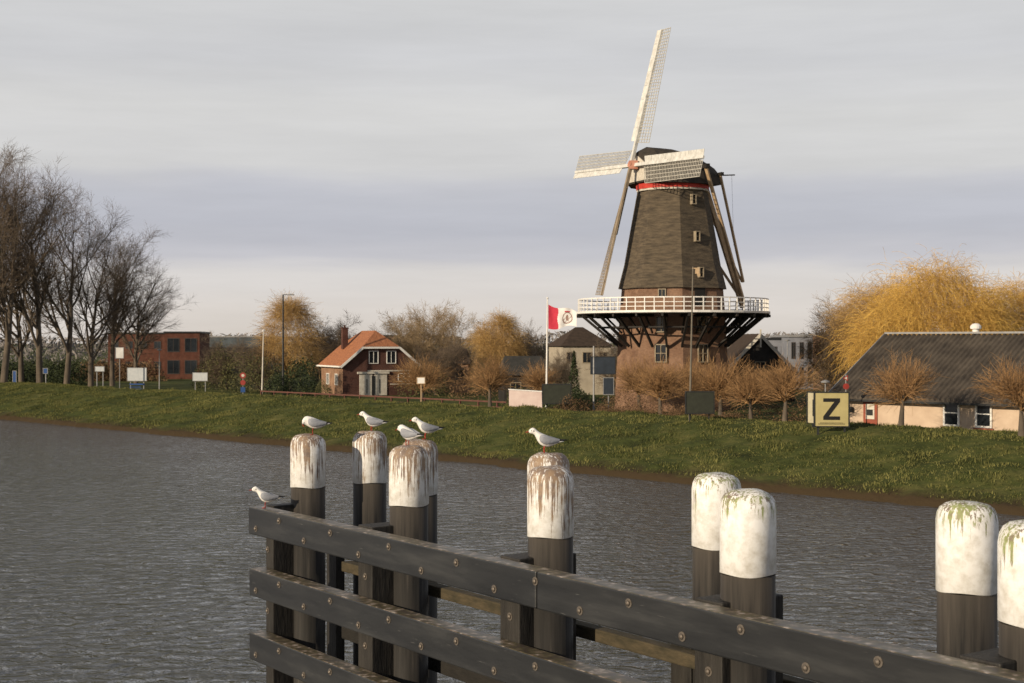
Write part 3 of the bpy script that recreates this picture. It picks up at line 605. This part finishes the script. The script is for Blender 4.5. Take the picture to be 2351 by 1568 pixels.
for s in(-1,1):
    e1=-ah*.9+hh*s*3.9+Vector((0,0,Z(392))); e2=-ah*3.3+hh*s*2.2+Vector((0,0,Z(402)))
    mb.beam(e1,tb+Vector((0,0,.6))+hh*s*.1,.24,.24); mb.beam(e2,tb+Vector((0,0,2.2))+hh*s*.1,.18,.18)
mb.obj('tail_braces',wood_,mill)
mb=MB(); mb.beam(-ah*.9-hh*4.3+Vector((0,0,Z(392))),-ah*.9+hh*4.3+Vector((0,0,Z(392))),.34,.34); mb.beam(-ah*3.3-hh*2.6+Vector((0,0,Z(402))),-ah*3.3+hh*2.6+Vector((0,0,Z(402))),.26,.26); mb.obj('cross_beams',blackw,mill)
mb=MB(); mb.beam(-ah*4.0+Vector((0,0,Z(398))),-ah*6.1+Vector((0,0,Z(394))),.1,.1); mb.tube(-ah*5.8+Vector((0,0,Z(395))),-ah*6.0+Vector((0,0,Z(560))),.01,.01,5); mb.obj('brake_lever',blackw,mill)
# ------------------------------------------------------------------ brick house
orange=M('orange_roof_tiles',(.4,.165,.075),(.22,.085,.042),2.5,.8,.6,st=(3,1,1),bscale=9,dist=.05)
hx=at(787,148); hs=thing('brick_house',(hx.x,hx.y,1.3),'brick house with orange tiled half-hipped roof and chimney','house',rz=R(23.6))
W,Lh,E,Rg=8.2,8.0,3.3,6.75; xm=W/2; zh=5.05; hw=xm*(Rg-zh)/(Rg-E)
mb=MB(); fr=[(0,0,0),(W,0,0),(W,0,E),(xm+hw,0,zh),(xm-hw,0,zh),(0,0,E)]; bk=[(x,Lh,z) for x,y,z in fr]
mb.add(fr+bk,[(0,1,2,3,4,5),(11,10,9,8,7,6),(1,7,8,2)],0); mb.add([(0,0,0),(0,Lh,0),(0,Lh,E),(0,0,E)],[(0,3,2,1)],1)
mb.obj('wall',[dbrick,lbrick],hs)  # sun and shade put into colour: tan brick on lit side, dark elsewhere
mb=MB(); o_=.35; sl=(Rg-E)/xm
yr=1.6
def rp(x,y): return (x,y,(E+sl*(x if x<=xm else W-x))+.12)
mb.slab([rp(-o_,-o_),rp(xm-hw,-o_),rp(xm,yr),rp(xm,Lh-yr),rp(xm-hw,Lh+o_),rp(-o_,Lh+o_)],.14)
mb.slab([rp(W+o_,Lh+o_),rp(xm+hw,Lh+o_),rp(xm,Lh-yr),rp(xm,yr),rp(xm+hw,-o_),rp(W+o_,-o_)],.14)
mb.slab([rp(xm-hw,-o_),rp(xm+hw,-o_),rp(xm,yr)],.1); mb.slab([rp(xm+hw,Lh+o_),rp(xm-hw,Lh+o_),rp(xm,Lh-yr)],.1)
rf=mb.obj('roof',orange,hs)
mb=MB(); mb.box((1.9,5.6,6.0),(.6,.6,2.2)); mb.box((1.9,5.6,7.15),(.72,.72,.12)); mb.tube((1.9,5.6,7.2),(1.9,5.6,7.5),.1,.1,8); mb.obj('chimney',dbrick,rf)
mb=MB()
for a,b in(((-o_,-o_-.04),(xm-hw,-o_-.04)),((xm+hw,-o_-.04),(W+o_,-o_-.04))):
    p=rp(*a);q_=rp(*b); mb.beam(Vector(p)-Vector((0,0,.12)),Vector(q_)-Vector((0,0,.12)),.06,.24)
mb.beam(Vector(rp(xm-hw,-o_-.04))-Vector((0,0,.12)),Vector(rp(xm+hw,-o_-.04))-Vector((0,0,.12)),.06,.2)
mb.beam((-o_-.08,-o_,E-.22),(-o_-.08,Lh+o_,E-.22),.14,.16)
mb.obj('verge_board',white,rf)
window(hs,(3.35,0,4.05),1.05,1.35,2,1); window(hs,(5.3,0,4.05),1.05,1.35,2,1)
mb=MB()
for xx in(1.75,3.35,): mb.box((xx+.75,-.05,1.15),(1.4,.08,2.2))
mb.box((3.3,-.09,2.42),(3.5,.2,.22)); mb.obj('garage_door',offwhite,hs)
mb=MB(); mb.box((2.6,-.1,1.0),(.09,.03,1.5)); mb.box((4.0,-.1,1.0),(.09,.03,1.5)); mb.box((3.3,-.075,1.1),(.35,.1,2.0)); mb.obj('door_trim',dark,hs)
mb=MB(); mb.box((5.4,-.03,2.62),(5.4,.05,.14)); mb.box((6.6,-.03,1.2),(2.8,.05,.12)); mb.obj('string_course',offwhite,hs)
window(hs,(6.7,0,1.9),1.3,.9,2,1)
window(hs,(-.0,2.2,1.7),1.0,1.2,2,1,rz=R(-90)); window(hs,(-.0,5.4,1.7),1.0,1.2,2,1,rz=R(-90))
# ------------------------------------------------------------------ low building
wallm=M('rendered_masonry',(.56,.44,.33),(.45,.34,.25),1.2,.9,.2); 
q0=sp(-4.4,20); lb=thing('low_building',(q0.x,q0.y,1.2),'low beige masonry building with long dark corrugated roof','building',rz=RZC)
BL=44
mb=MB(); fr=[(0,0,-.5),(0,12,-.5),(0,12,2.6),(0,6,6.0),(0,0,2.6)]; bk=[(BL,y,z) for _,y,z in fr]
mb.add(fr+bk,[(4,3,2,1,0),(5,6,7,8,9),(0,5,9,4)[::-1],(1,2,7,6)[::-1]]); mb.obj('wall',wallm,lb)
corr=M('corrugated_fibre_cement',(.11,.093,.075),(.045,.039,.034),.9,.9,.3,st=(1,1,1),bscale=12,spec=.15)
mb=MB(); per=.34; nx=int((BL+1.5)/per*6); 
for side in(0,1):
    vs=[];
    for i in range(nx+1):
        x=-1.2+i*per/6; w=.09*math.cos(2*math.pi*i/6)
        for y,z in((-.55,2.45),(6,6.25)):
            vs.append((x,y if side==0 else 12-y,z+w))
        for y,z in((-.55,2.32),(6,6.12)): vs.append((x,y if side==0 else 12-y,z))
    fs=[]
    for i in range(nx):
        a=4*i; fs.append((a,a+4,a+5,a+1)); fs.append((a+2,a+3,a+7,a+6)); fs.append((a,a+2,a+6,a+4))
    mb.add(vs,fs)
rfo=mb.obj('roof',corr,lb)
mb=MB(); mb.box((BL/2-.4,6,6.34),(BL+1.6,.3,.12)); mb.beam((-1.22,-.6,2.42),(-1.22,6,6.22),.06,.3); mb.obj('ridge_cap',grey,rfo)
mb=MB(); mb.box((BL/2-.4,-.56,2.27),(BL+1.6,.14,.12)); mb.obj('gutter',dark,rfo)
mb=MB(); mb.lathe([(.2,0),(.2,.35),(.33,.38),(.33,.55),(.2,.68),(.04,.72)],14,c=(4.9,6.3,6.2)); mb.obj('roof_vent',white,rfo,smooth=False)
def lx(u):
    k=(u-1175.5)/FP; d=(20+2.9*.728+75.9*.686)/(.728*k+.686); x=k*d; s=(x-S0.x)*cd.x+(d-S0.y)*cd.y; return -4.4-s
for u in(2185,2259): window(lb,(lx(u),0,1.72),1.02,1.55,1,2,depth=.1,fr=.11)
for u in(2420,2490): window(lb,(lx(u),0,1.72),1.0,1.5,1,2,depth=.1)
mb=MB()
for u in(2185,2259): mb.box((lx(u),-.06,.88),(1.2,.14,.07))
mb.obj('window_sill',M('terracotta_sill',(.3,.1,.06),None,5,.8,.1),lb)
mb=MB(); mb.box((lx(1999),-.04,1.15),(.95,.08,2.2)); dr=mb.obj('door',M('rust_red_door',(.3,.08,.045),(.2,.05,.03),4,.6,.1),lb)
mb=MB(); mb.box((lx(1999),-.09,1.6),(.6,.02,.9)); mb.obj('door_panel',offwhite,dr)
mb=MB(); mb.box((lx(1999),-.11,1.55),(.4,.02,.35)); mb.obj('door_notice',dark,dr)
mb=MB(); mb.lathe([(.03,0),(.11,.05),(.11,.3),(.05,.36)],10,c=(lx(1958),-.16,1.5)); mb.obj('wall_lamp',dark,lb)
# ------------------------------------------------------------------ other buildings
def boxbuilding(name,u0,u1,d,vtop,label,wm,rows=1,cols=6,roofm=None,depth=12,rz=0,wh=1.4,wfrac=.6,fm=None):
    s=d/FP; x0=(u0-1175.5)*s;x1=(u1-1175.5)*s; w=x1-x0; h=(784-vtop)*s+5.7
    e=thing(name,(x0,d,1.3),label,'building',rz=rz)
    MB().box((w/2,depth/2,h/2-.1),(w,depth,h+.2)).obj('wall',wm,e)
    MB().box((w/2,depth/2,h+.08),(w+.3,depth+.3,.25)).obj('roof_edge',roofm or dark,e)
    for r_ in range(rows):
        z=h*(r_+.55)/rows*.95
        for c_ in range(cols):
            window(e,(w*(c_+.5)/cols,0,z),w/cols*wfrac,wh,2,1,depth=.06,fm=fm)
    return e,w,h
redb=brickmat('red_office_brick',(.14,.055,.036),(.095,.038,.027),(.1,.075,.06),1)
brickf=M('dark_window_frame',(.07,.06,.055),None,3,.7,0)
boxbuilding('brick_office_building',248,378,232,766,'dark red brick flat-roofed building behind bare trees',redb,2,4,dark,14,wfrac=.5,wh=1.2,fm=brickf)
boxbuilding('brick_office_building',378,457,215,764,'dark brick block with deep window openings',redb,2,2,dark,14,wfrac=.7,wh=2.1,fm=brickf,rz=R(6))
slate=M('blue_grey_cladding',(.08,.1,.115),(.05,.062,.07),1,.6,.05)
boxbuilding('grey_hall',458,600,255,774,'dark blue-grey flat-roofed hall',slate,1,7,grey,15,wfrac=.85,wh=2.6,fm=brickf)
pale=M('pale_grey_cladding',(.22,.23,.26),(.15,.16,.19),1,.7,.05)
boxbuilding('grey_hall',1672,1812,175,779,'long pale grey hall with dark roof edge',pale,2,6,dark,12,fm=brickf)
boxbuilding('grey_hall',1812,1887,170,773,'pale grey block with tall windows',pale,2,4,grey,12,wfrac=.5,wh=2,fm=brickf)
boxbuilding('brick_block',1887,1968,165,770,'orange brown brick block beside the willow',lbrick,2,3,grey,12,fm=brickf)
boxbuilding('brick_block',850,905,230,772,'small brick block with brown wall',lbrick,2,2,dark,10,fm=brickf)
def hiphouse(name,u0,u1,d,vr,ve,label,wm,rm,depth=8,rz=0,cols=3,hip=2.2):
    s=d/FP; x0=(u0-1175.5)*s; w=(u1-u0)*s; he=(784-ve)*s+5.7; hr=(784-vr)*s+5.7
    e=thing(name,(x0,d,1.3),label,'building',rz=rz)
    MB().box((w/2,depth/2,he/2-.1),(w,depth,he+.2)).obj('wall',wm,e)
    mb=MB(); o=.3; ym=depth/2; a=[(-o,-o,he),(w+o,-o,he),(w+o,depth+o,he),(-o,depth+o,he)]; b=[(hip,ym,hr),(w-hip,ym,hr)]
    mb.add(a+b,[(0,1,5,4),(1,2,5),(2,3,4,5),(3,0,4),(3,2,1,0)]); mb.obj('roof',rm,e)
    for c_ in range(cols): window(e,(w*(c_+.5)/cols,0,he-1.2),1.0,1.2,2,1,depth=.06,fm=dull)
    return e
cream=M('cream_render',(.42,.37,.29),(.32,.28,.22),1,.9,.05); browntile=M('brown_roof_tiles',(.07,.05,.037),(.04,.03,.024),2,.9,.3,spec=.1)
hiphouse('cream_house',1292,1405,152,750,795,'cream rendered house with brown hipped roof',cream,browntile,9,rz=R(8))
hiphouse('dark_shed',1158,1262,128,818,862,'low dark shed with grey tiled roof',blackw,M('grey_roof_tiles',(.06,.058,.053),(.035,.035,.032),2,.9,.3,spec=.1),7,cols=2,hip=.3,rz=R(5))
hiphouse('dark_shed',1000,1075,158,800,835,'low brown house with dark roof',lbrick,browntile,7,cols=2,hip=.3)
s=135/FP; bn=thing('black_barn',((1745-1175.5)*s,135,1.3),'black wooden barn gable with white barge boards','barn')
ph=(784-768)*s+5.7; hw2=3.3
mb=MB(); fr=[(-hw2,0,-.1),(hw2,0,-.1),(hw2,0,2.8),(0,0,ph-.15),(-hw2,0,2.8)]; bk=[(x,10,z) for x,_,z in fr]
mb.add(fr+bk,[(0,1,2,3,4),(9,8,7,6,5),(1,6,7,2),(0,4,9,5)]); mb.obj('wall',blackw,bn)
mb=MB(); mb.slab([(-hw2-.3,-.2,2.6),(0,-.2,ph),(0,10.2,ph),(-hw2-.3,10.2,2.6)][::-1],.12); mb.slab([(hw2+.3,-.2,2.6),(hw2+.3,10.2,2.6),(0,10.2,ph),(0,-.2,ph)],.12); br=mb.obj('roof',browntile,bn)
mb=MB(); mb.beam((-hw2-.3,-.26,2.55),(0,-.26,ph-.03),.08,.3); mb.beam((hw2+.3,-.27,2.55),(0,-.27,ph-.03),.08,.3); mb.beam((0,-.3,ph-1.2),(0,-.3,ph+.5),.14,.14); mb.obj('barge_board',offwhite,br)
window(bn,(0,0,3.2),1.0,1.2,2,2,fm=dull)
# ------------------------------------------------------------------ street furniture
yel=M('yellow_sign_face',(.42,.36,.17),(.35,.3,.14),2,.6,.05); blk=M('black_lettering',(.012,.012,.012),None,4,.6,0)
l=at(1909,75.6); zs=thing('canal_sign',(l.x,l.y,l.z),'square yellow canal sign with black letter Z on posts','sign',rz=R(-4))
w=1.78;h=1.78;zc=7-(940-784)*75.6/FP-l.z
MB().box((0,0,zc),(w,.06,h)).obj('sign_board',yel,zs)
mb=MB()
for sx_ in(-1,1): mb.box((sx_*(w/2+.02),-.01,zc),(.07,.12,h+.1)); mb.box((0,-.01,zc+sx_*(h/2+.02)),(w-.035,.1,.06))
mb.obj('sign_frame',dark,zs)
mb=MB(); a=.44;t=.19;y=-.036
mb.box((0,y,zc+.5),(a*2,.012,t)); mb.box((0,y,zc-.46),(a*2,.012,t)); 
mb.add([(a-.3,y-.006,zc+.41),(a,y-.006,zc+.41),(-a+.3,y-.006,zc-.37),(-a,y-.006,zc-.37)],[(0,1,2,3)]); mb.obj('letter_z',blk,zs)
mb=MB(); mb.box((0,-.036,zc-.77),(1.4,.01,.03)); mb.box((-.0,-.036,zc-.71),(1.2,.01,.02)); mb.obj('small_lettering',blk,zs)
mb=MB()
for sx_ in(-.7,.7): mb.box((sx_,.08,(zc-.2)/2),(.1,.1,zc+.8))
mb.obj('post',dark,zs)
l=at(1864,77.5); s2=thing('canal_sign',(l.x,l.y,l.z),'pale framed canal sign seen edge-on behind the yellow one','sign',rz=R(-68))
zc2=7-(936-784)*77.5/FP-l.z
MB().box((0,0,zc2),(.75,.05,1.65)).obj('sign_board',M('pale_sign_face',(.46,.42,.3),(.36,.33,.22),3,.7,.05),s2)
mb=MB(); mb.box((.16,-.035,zc2),(.09,.015,.9)); mb.box((.38,-.02,zc2),(.07,.1,1.75)); mb.box((-.38,-.02,zc2),(.07,.1,1.75)); mb.box((0,-.02,zc2+.85),(.68,.09,.06)); mb.obj('sign_frame',dark,s2)
mb=MB(); mb.box((0,.08,zc2/2-.2),(.1,.1,zc2+.9)); mb.obj('post',dark,s2)
def board(u,d,u0,u1,v0,v1,label,mat,rz=0,posts=2,name='notice_board',pm=None,th=.08):
    l=at(u,d); e=thing(name,(l.x,l.y,l.z),label,'sign',rz=rz); s=d/FP
    w=(u1-u0)*s; z1=7-(v0-784)*s-l.z; z0=7-(v1-784)*s-l.z; cx=((u0+u1)/2-u)*s
    mb=MB(); mb.box((cx,0,(z0+z1)/2),(w,th,z1-z0)); mb.obj('sign_board',mat,e,bevel=.01)
    mb=MB(); f=.05
    mb.box((cx,0,z1+f/2),(w+2*f,th+.04,f)); mb.box((cx,0,z0-f/2),(w+2*f,th+.04,f)); mb.box((cx-w/2-f/2,0,(z0+z1)/2),(f,th+.04,z1-z0)); mb.box((cx+w/2+f/2,0,(z0+z1)/2),(f,th+.04,z1-z0)); mb.obj('sign_frame',pm or dark,e)
    if posts:
        mb=MB(); 
        for i in range(posts):
            px=cx+(0 if posts==1 else (i-.5)*w*.7); mb.box((px,th/2+.06,(z0+.2)/2-.2),(.08,.08,z0+.7 if z0>0 else .9))
        mb.obj('post',pm or dark,e)
    return e
drk=M('dark_green_board',(.03,.034,.024),(.02,.022,.016),3,.7,.1); navy=M('navy_sign_back',(.03,.04,.055),(.02,.026,.035),2,.5,.05)
board(1607,84,1575,1638,900,948,'dark backed board on posts at the dike edge',drk,th=.25)
board(1278,97,1246,1310,883,926,'black rectangular board on the dike top',drk,th=.25)
board(1384,100,1357,1412,820,858,'navy traffic sign panel seen on tall post',navy,posts=0)
board(1396,100,1386,1408,868,905,'small navy panel below a larger one',navy,posts=1,pm=grey)
l=at(1363,100); o=MB().tube((0,0,-.4),(0,0,5.0),.07,.06,8).obj('sign_post',grey,loc=l); tag(o,'slim grey steel post carrying navy panels','post')
board(966,112,958,975,867,880,'small white sign on wooden post',white,posts=1,pm=wood_)
inf=M('info_panel',(.5,.52,.53),(.4,.43,.45),3,.5,.05); 
board(315,150,293,336,845,874,'white information board with grey lettering on posts',inf,pm=grey)
board(459,160,443,476,856,874,'white and blue direction board',inf,pm=grey)
board(229,152,219,239,842,852,'small white street name board',inf,pm=grey)
board(275,148,266,283,798,822,'white tilted sign on a pale post',white,rz=R(12),posts=1,pm=grey)
blue=M('blue_traffic_sign',(.02,.07,.22),None,3,.5,0)
board(104,155,100,109,846,857,'blue parking sign on a post',blue,posts=1,pm=grey)
board(33,158,30,37,852,882,'pale blue narrow post sign',blue,posts=1,pm=grey)
for o in [o for o in bpy.data.objects if o.get('label')=='white information board with grey lettering on posts']:
    sb=o.children[0]; zc=sum(v.co.z for v in sb.data.vertices)/len(sb.data.vertices)
    mb=MB(); mb.box((0,-.045,zc+.4),(1.6,.01,.16)); mb.box((-.2,-.045,zc+.1),(1.2,.01,.08)); mb.box((-.1,-.045,zc-.1),(1.4,.01,.08)); mb.box((0,-.045,zc-.45),(1.75,.01,.2)); mb.obj('board_lettering',blue,o)
def trafficsign(u,d,vt,label,k=1.0,tri=False):
    l=at(u,d); e=thing('traffic_sign',l,label,'traffic sign'); s=d/FP; zt=7-(vt-784)*s-l.z
    MB().tube((0,0,-.3),(0,0,zt+.2),.035,.035,8).obj('post',grey,e)
    rd=M('faded_sign_red',(.3,.04,.03),None,3,.6,0) if 'faded_sign_red' not in bpy.data.materials else bpy.data.materials['faded_sign_red']
    n=3 if tri else 20
    mb=MB(); mb.tube((0,-.04,zt),(0,-.06,zt),.3*k,.3*k,n); d1=mb.obj('sign_disc',rd,e)
    MB().tube((0,-.062,zt),(0,-.07,zt),.15*k,.15*k,n).obj('sign_disc_centre',offwhite,d1)
    MB().tube((0,-.04,zt-.7*k),(0,-.06,zt-.7*k),.26*k,.26*k,20).obj('sign_disc',rd,e)
    if not tri: MB().box((0,-.05,zt-1.4),(.45,.03,.5)).obj('sign_plate',blue,e)
trafficsign(558,140,862,'red and white round traffic sign with blue plate below')
trafficsign(1942,84,868,'small red triangular sign near the low building',.7,True)
def pole(name,u,d,vt,label,r=.06,mat=grey,du=0,cat_='pole'):
    l=at(u,d); zt=7+(784-vt)*d/FP-l.z; e=thing(name,l,label,cat_)
    MB().tube((0,0,-.4),(du*d/FP,0,zt),r*1.3,r*.7,10).obj('pole_shaft',mat,e,smooth=False); return e,zt
e,zt=pole('street_lamp',650,142,677,'tall dark street lamp with short arm',.1,dark,cat_='street lamp')
mb=MB(); mb.beam((-.05,0,zt),(.85,0,zt+.08),.07,.07); mb.obj('lamp_arm',dark,e); mb=MB(); mb.box((.75,0,zt+.02),(.7,.25,.12)); mb.obj('lamp_head',grey,e,bevel=.03)
e,zt=pole('white_pole',601,140,760,'slim white pole on the verge',.07,offwhite,du=4)
MB().lathe([(.1,0),(.12,.06),(.06,.14),(.02,.18)],10,c=(4*140/FP,0,zt)).obj('finial',white,e)
e,zt=pole('signal_mast',1583,84.5,612,'tall thin dark mast with small camera on top',.055,M('dull_mast_paint',(.16,.14,.11),None,4,.6,.05),du=8,cat_='mast')
x=8*84.5/FP; mb=MB(); mb.box((x+.25,0,zt-.25),(.22,.3,.35)); mb.box((x+.15,0,zt-.1),(.4,.06,.06)); mb.tube((x+.3,-.1,zt-.45),(x+.3,-.3,zt-.5),.08,.1,10); mb.obj('camera_head',wood_,e)
e,zt=pole('flag_pole',1254,115,687,'white flag pole near the canal dike',.07,white,du=3,cat_='flag pole')
MB().lathe([(.02,0),(.09,.05),(.09,.12),(.02,.18)],10,c=(3*115/FP,0,zt)).obj('finial',white,e)
fpx=at(1254,115)
for u,d,vt in((366,170,805),(1808,150,783),(1895,90,880)):
    e,zt=pole('street_lamp',u,d,vt,'small modern street lamp on grey pole',.06,grey,cat_='street lamp')
    MB().lathe([(.06,0),(.3,.05),(.3,.12),(.05,.22)],12,c=(0,0,zt)).obj('lamp_head',grey,e)
# flag
flagr=M('red_flag_cloth',(.5,.035,.06),(.4,.025,.05),4,.8,.1); flagw=M('white_flag_cloth',(.76,.74,.72),(.66,.64,.62),4,.8,.1); flagk=M('grey_crest_print',(.3,.2,.17),(.22,.14,.12),6,.8,0)
nx_,nz_=64,48; mb=MB(); vs=[]; 
for i in range(nx_+1):
    for j in range(nz_+1):
        a=i/nx_; b=j/nz_
        vs.append((2.25*a,-.5*a+.09*math.sin(a*9+b*2)*a**.5+.03*math.sin(a*17-b*3), -b*(1.95-.75*a)-.45*a-.14*math.sin(a*6)-.2*a*a))
fs=[];mi=[]
for i in range(nx_):
    for j in range(nz_):
        a=(i+.5)/nx_; b=(j+.5)/nz_; k=1
        if a<.34+.02*math.sin(b*9): k=0
        X=(a-.68)/.2; Y=(b-.55)/.36
        ring=.55<X*X+Y*Y<.85; body=(X+.05)**2/.06+(Y)**2/.25<1; t1=abs(X-.45+.3*math.sin(Y*4))<.07 and -.6<Y<.6
        l1=abs(Y-.3+X*.8)<.07 and -.7<X<-.1; l2=abs(Y+.25+X*.7)<.07 and -.75<X<-.2
        if ring or body or t1 or l1 or l2: k=2
        if (abs(Y+1.0)<.08 and -.5<X<.5): k=0
        fs.append((i*(nz_+1)+j,i*(nz_+1)+j+1,(i+1)*(nz_+1)+j+1,(i+1)*(nz_+1)+j)); mi.append(k)
mb.add(vs,fs); mb.m=mi
o=mb.obj('flag',[flagr,flagw,flagk],smooth=True,loc=(fpx.x+3*115/FP+.07,115,7+(784-699)*115/FP)); tag(o,'red and white flag with dark crest flying from pole','flag')
l=at(1206,100); e=thing('white_parapet',l,'low white painted wall with pink band on the dike','wall',rz=R(-6))
s=100/FP; z1=7-(895-784)*s-l.z
mb=MB(); mb.slab([(-1.15,0,-.3),(1.2,0,-.3),(1.15,0,z1-.15),(-1.15,0,z1)],.25); mb.obj('wall_panel',M('pinkish_white_paint',(.66,.55,.51),(.55,.43,.4),1.5,.7,.1),e)
mb=MB(); mb.beam((-1.2,.12,z1+.03),(1.2,.12,z1-.12),.34,.07); mb.obj('coping',white,e)
redw=M('reddish_rail_wood',(.13,.055,.04),(.08,.035,.028),3,.8,.1)
def sof(u,p):
    d=crest(u,p); x=(u-1175.5)/FP*d; return (x-S0.x)*cd.x+(d-S0.y)*cd.y
sA=sof(600,21); sB=sof(1165,21); qa=sp(sA,21); fe=thing('rail_fence',(qa.x,qa.y,1.38),'long low reddish rail fence along the lane','fence',rz=RZC)
FL=sA-sB; mb=MB(); 
for i in range(int(FL/2.2)+1): mb.box((i*2.2,0,.45),(.12,.12,1.1))
mb.obj('fence_posts',redw,fe)
mb=MB(); 
for z in(.92,.5): mb.box((FL/2,-.09,z),(FL,.05,.12))
mb.obj('fence_rails',redw,fe)
mb=MB(); a=[sp(140,23.2),sp(-60,23.2),sp(-60,27),sp(140,27)]
mb.add([(q.x,q.y,1.306) for q in a],[(0,1,2,3)]); o=mb.obj('lane',M('asphalt',(.06,.06,.06),(.045,.045,.045),4,.9,.2)); tag(o,'narrow asphalt lane behind the dike','road',kind='structure')
# ------------------------------------------------------------------ light, world, camera
sv=Vector((-.74,-.67,0)).normalized(); el=R(17.5); sdir=Vector((sv.x*math.cos(el),sv.y*math.cos(el),math.sin(el)))
ld=bpy.data.lights.new('sun','SUN'); ld.energy=5.0; ld.angle=R(.5); ld.color=(1,.83,.61); lo=bpy.data.objects.new('sun',ld); C.objects.link(lo); lo.rotation_euler=sdir.to_track_quat('Z','Y').to_euler()
w=bpy.data.worlds.new('World'); bpy.context.scene.world=w; w.use_nodes=True; nt=w.node_tree; L=nt.links.new
bg=nt.nodes['Background']; bg.inputs[1].default_value=.1
sky=N(nt,'ShaderNodeTexSky'); sky.sky_type='NISHITA'; sky.sun_disc=False; sky.sun_elevation=el; sky.sun_rotation=math.atan2(sdir.x,sdir.y)
tc=N(nt,'ShaderNodeTexCoord'); mp=N(nt,'ShaderNodeMapping'); mp.inputs['Scale'].default_value=(2.2,2.2,20); mp.inputs['Rotation'].default_value=(0,R(1.2),0); L(tc.outputs['Generated'],mp.inputs[0])
n1=N(nt,'ShaderNodeTexNoise'); n1.inputs['Scale'].default_value=1.1; n1.inputs['Detail'].default_value=7; n1.inputs['Roughness'].default_value=.55; n1.inputs['Distortion'].default_value=.5; L(mp.outputs[0],n1.inputs['Vector'])
sx=N(nt,'ShaderNodeSeparateXYZ'); L(tc.outputs['Generated'],sx.inputs[0])
ma=N(nt,'ShaderNodeMath',operation='MULTIPLY_ADD'); L(n1.outputs['Fac'],ma.inputs[0]); ma.inputs[1].default_value=.04; L(sx.outputs[2],ma.inputs[2])
sb=N(nt,'ShaderNodeMath',operation='SUBTRACT'); L(ma.outputs[0],sb.inputs[0]); sb.inputs[1].default_value=.02
cr=N(nt,'ShaderNodeValToRGB'); cr.color_ramp.interpolation='LINEAR'; e=cr.color_ramp.elements
cols=[(0,(212,204,196)),(.02,(220,213,207)),(.048,(215,211,209)),(.058,(197,196,202)),(.08,(187,188,197)),(.1,(190,191,199)),(.111,(197,197,203)),(.12,(209,208,208)),(.155,(213,212,211)),(.19,(206,206,208)),(.24,(208,208,208)),(.4,(166,168,174)),(.9,(118,123,134))]
e[0].position=0;e[0].color=srgb(*cols[0][1]); e[1].position=.9;e[1].color=srgb(*cols[-1][1])
for p_,c_ in cols[1:-1]: k=e.new(p_); k.color=srgb(*c_)
L(sb.outputs[0],cr.inputs[0])
n2=N(nt,'ShaderNodeTexNoise'); n2.inputs['Scale'].default_value=2.6; n2.inputs['Detail'].default_value=8; n2.inputs['Roughness'].default_value=.6; L(mp.outputs[0],n2.inputs['Vector'])
mr=N(nt,'ShaderNodeMapRange'); mr.inputs[1].default_value=.3; mr.inputs[2].default_value=.7; mr.inputs[3].default_value=9.7; mr.inputs[4].default_value=10.7; L(n2.outputs['Fac'],mr.inputs[0])
vm=N(nt,'ShaderNodeVectorMath',operation='SCALE'); L(cr.outputs[0],vm.inputs[0]); L(mr.outputs[0],vm.inputs['Scale'])
mx=N(nt,'ShaderNodeMixRGB'); mx.inputs[0].default_value=.96; L(sky.outputs[0],mx.inputs[1]); L(vm.outputs[0],mx.inputs[2]); L(mx.outputs[0],bg.inputs[0])
cam=bpy.data.cameras.new('camera'); cam.sensor_width=36; cam.lens=50; cam.clip_end=9000; cam.clip_start=.1
cam.dof.use_dof=True; cam.dof.focus_distance=16; cam.dof.aperture_fstop=8
co=bpy.data.objects.new('camera',cam); C.objects.link(co); co.location=(0,0,CAMZ); co.rotation_euler=(R(90),0,0); bpy.context.scene.camera=co
vs_=bpy.context.scene.view_settings; vs_.view_transform='Standard'; vs_.look='None'; vs_.exposure=0
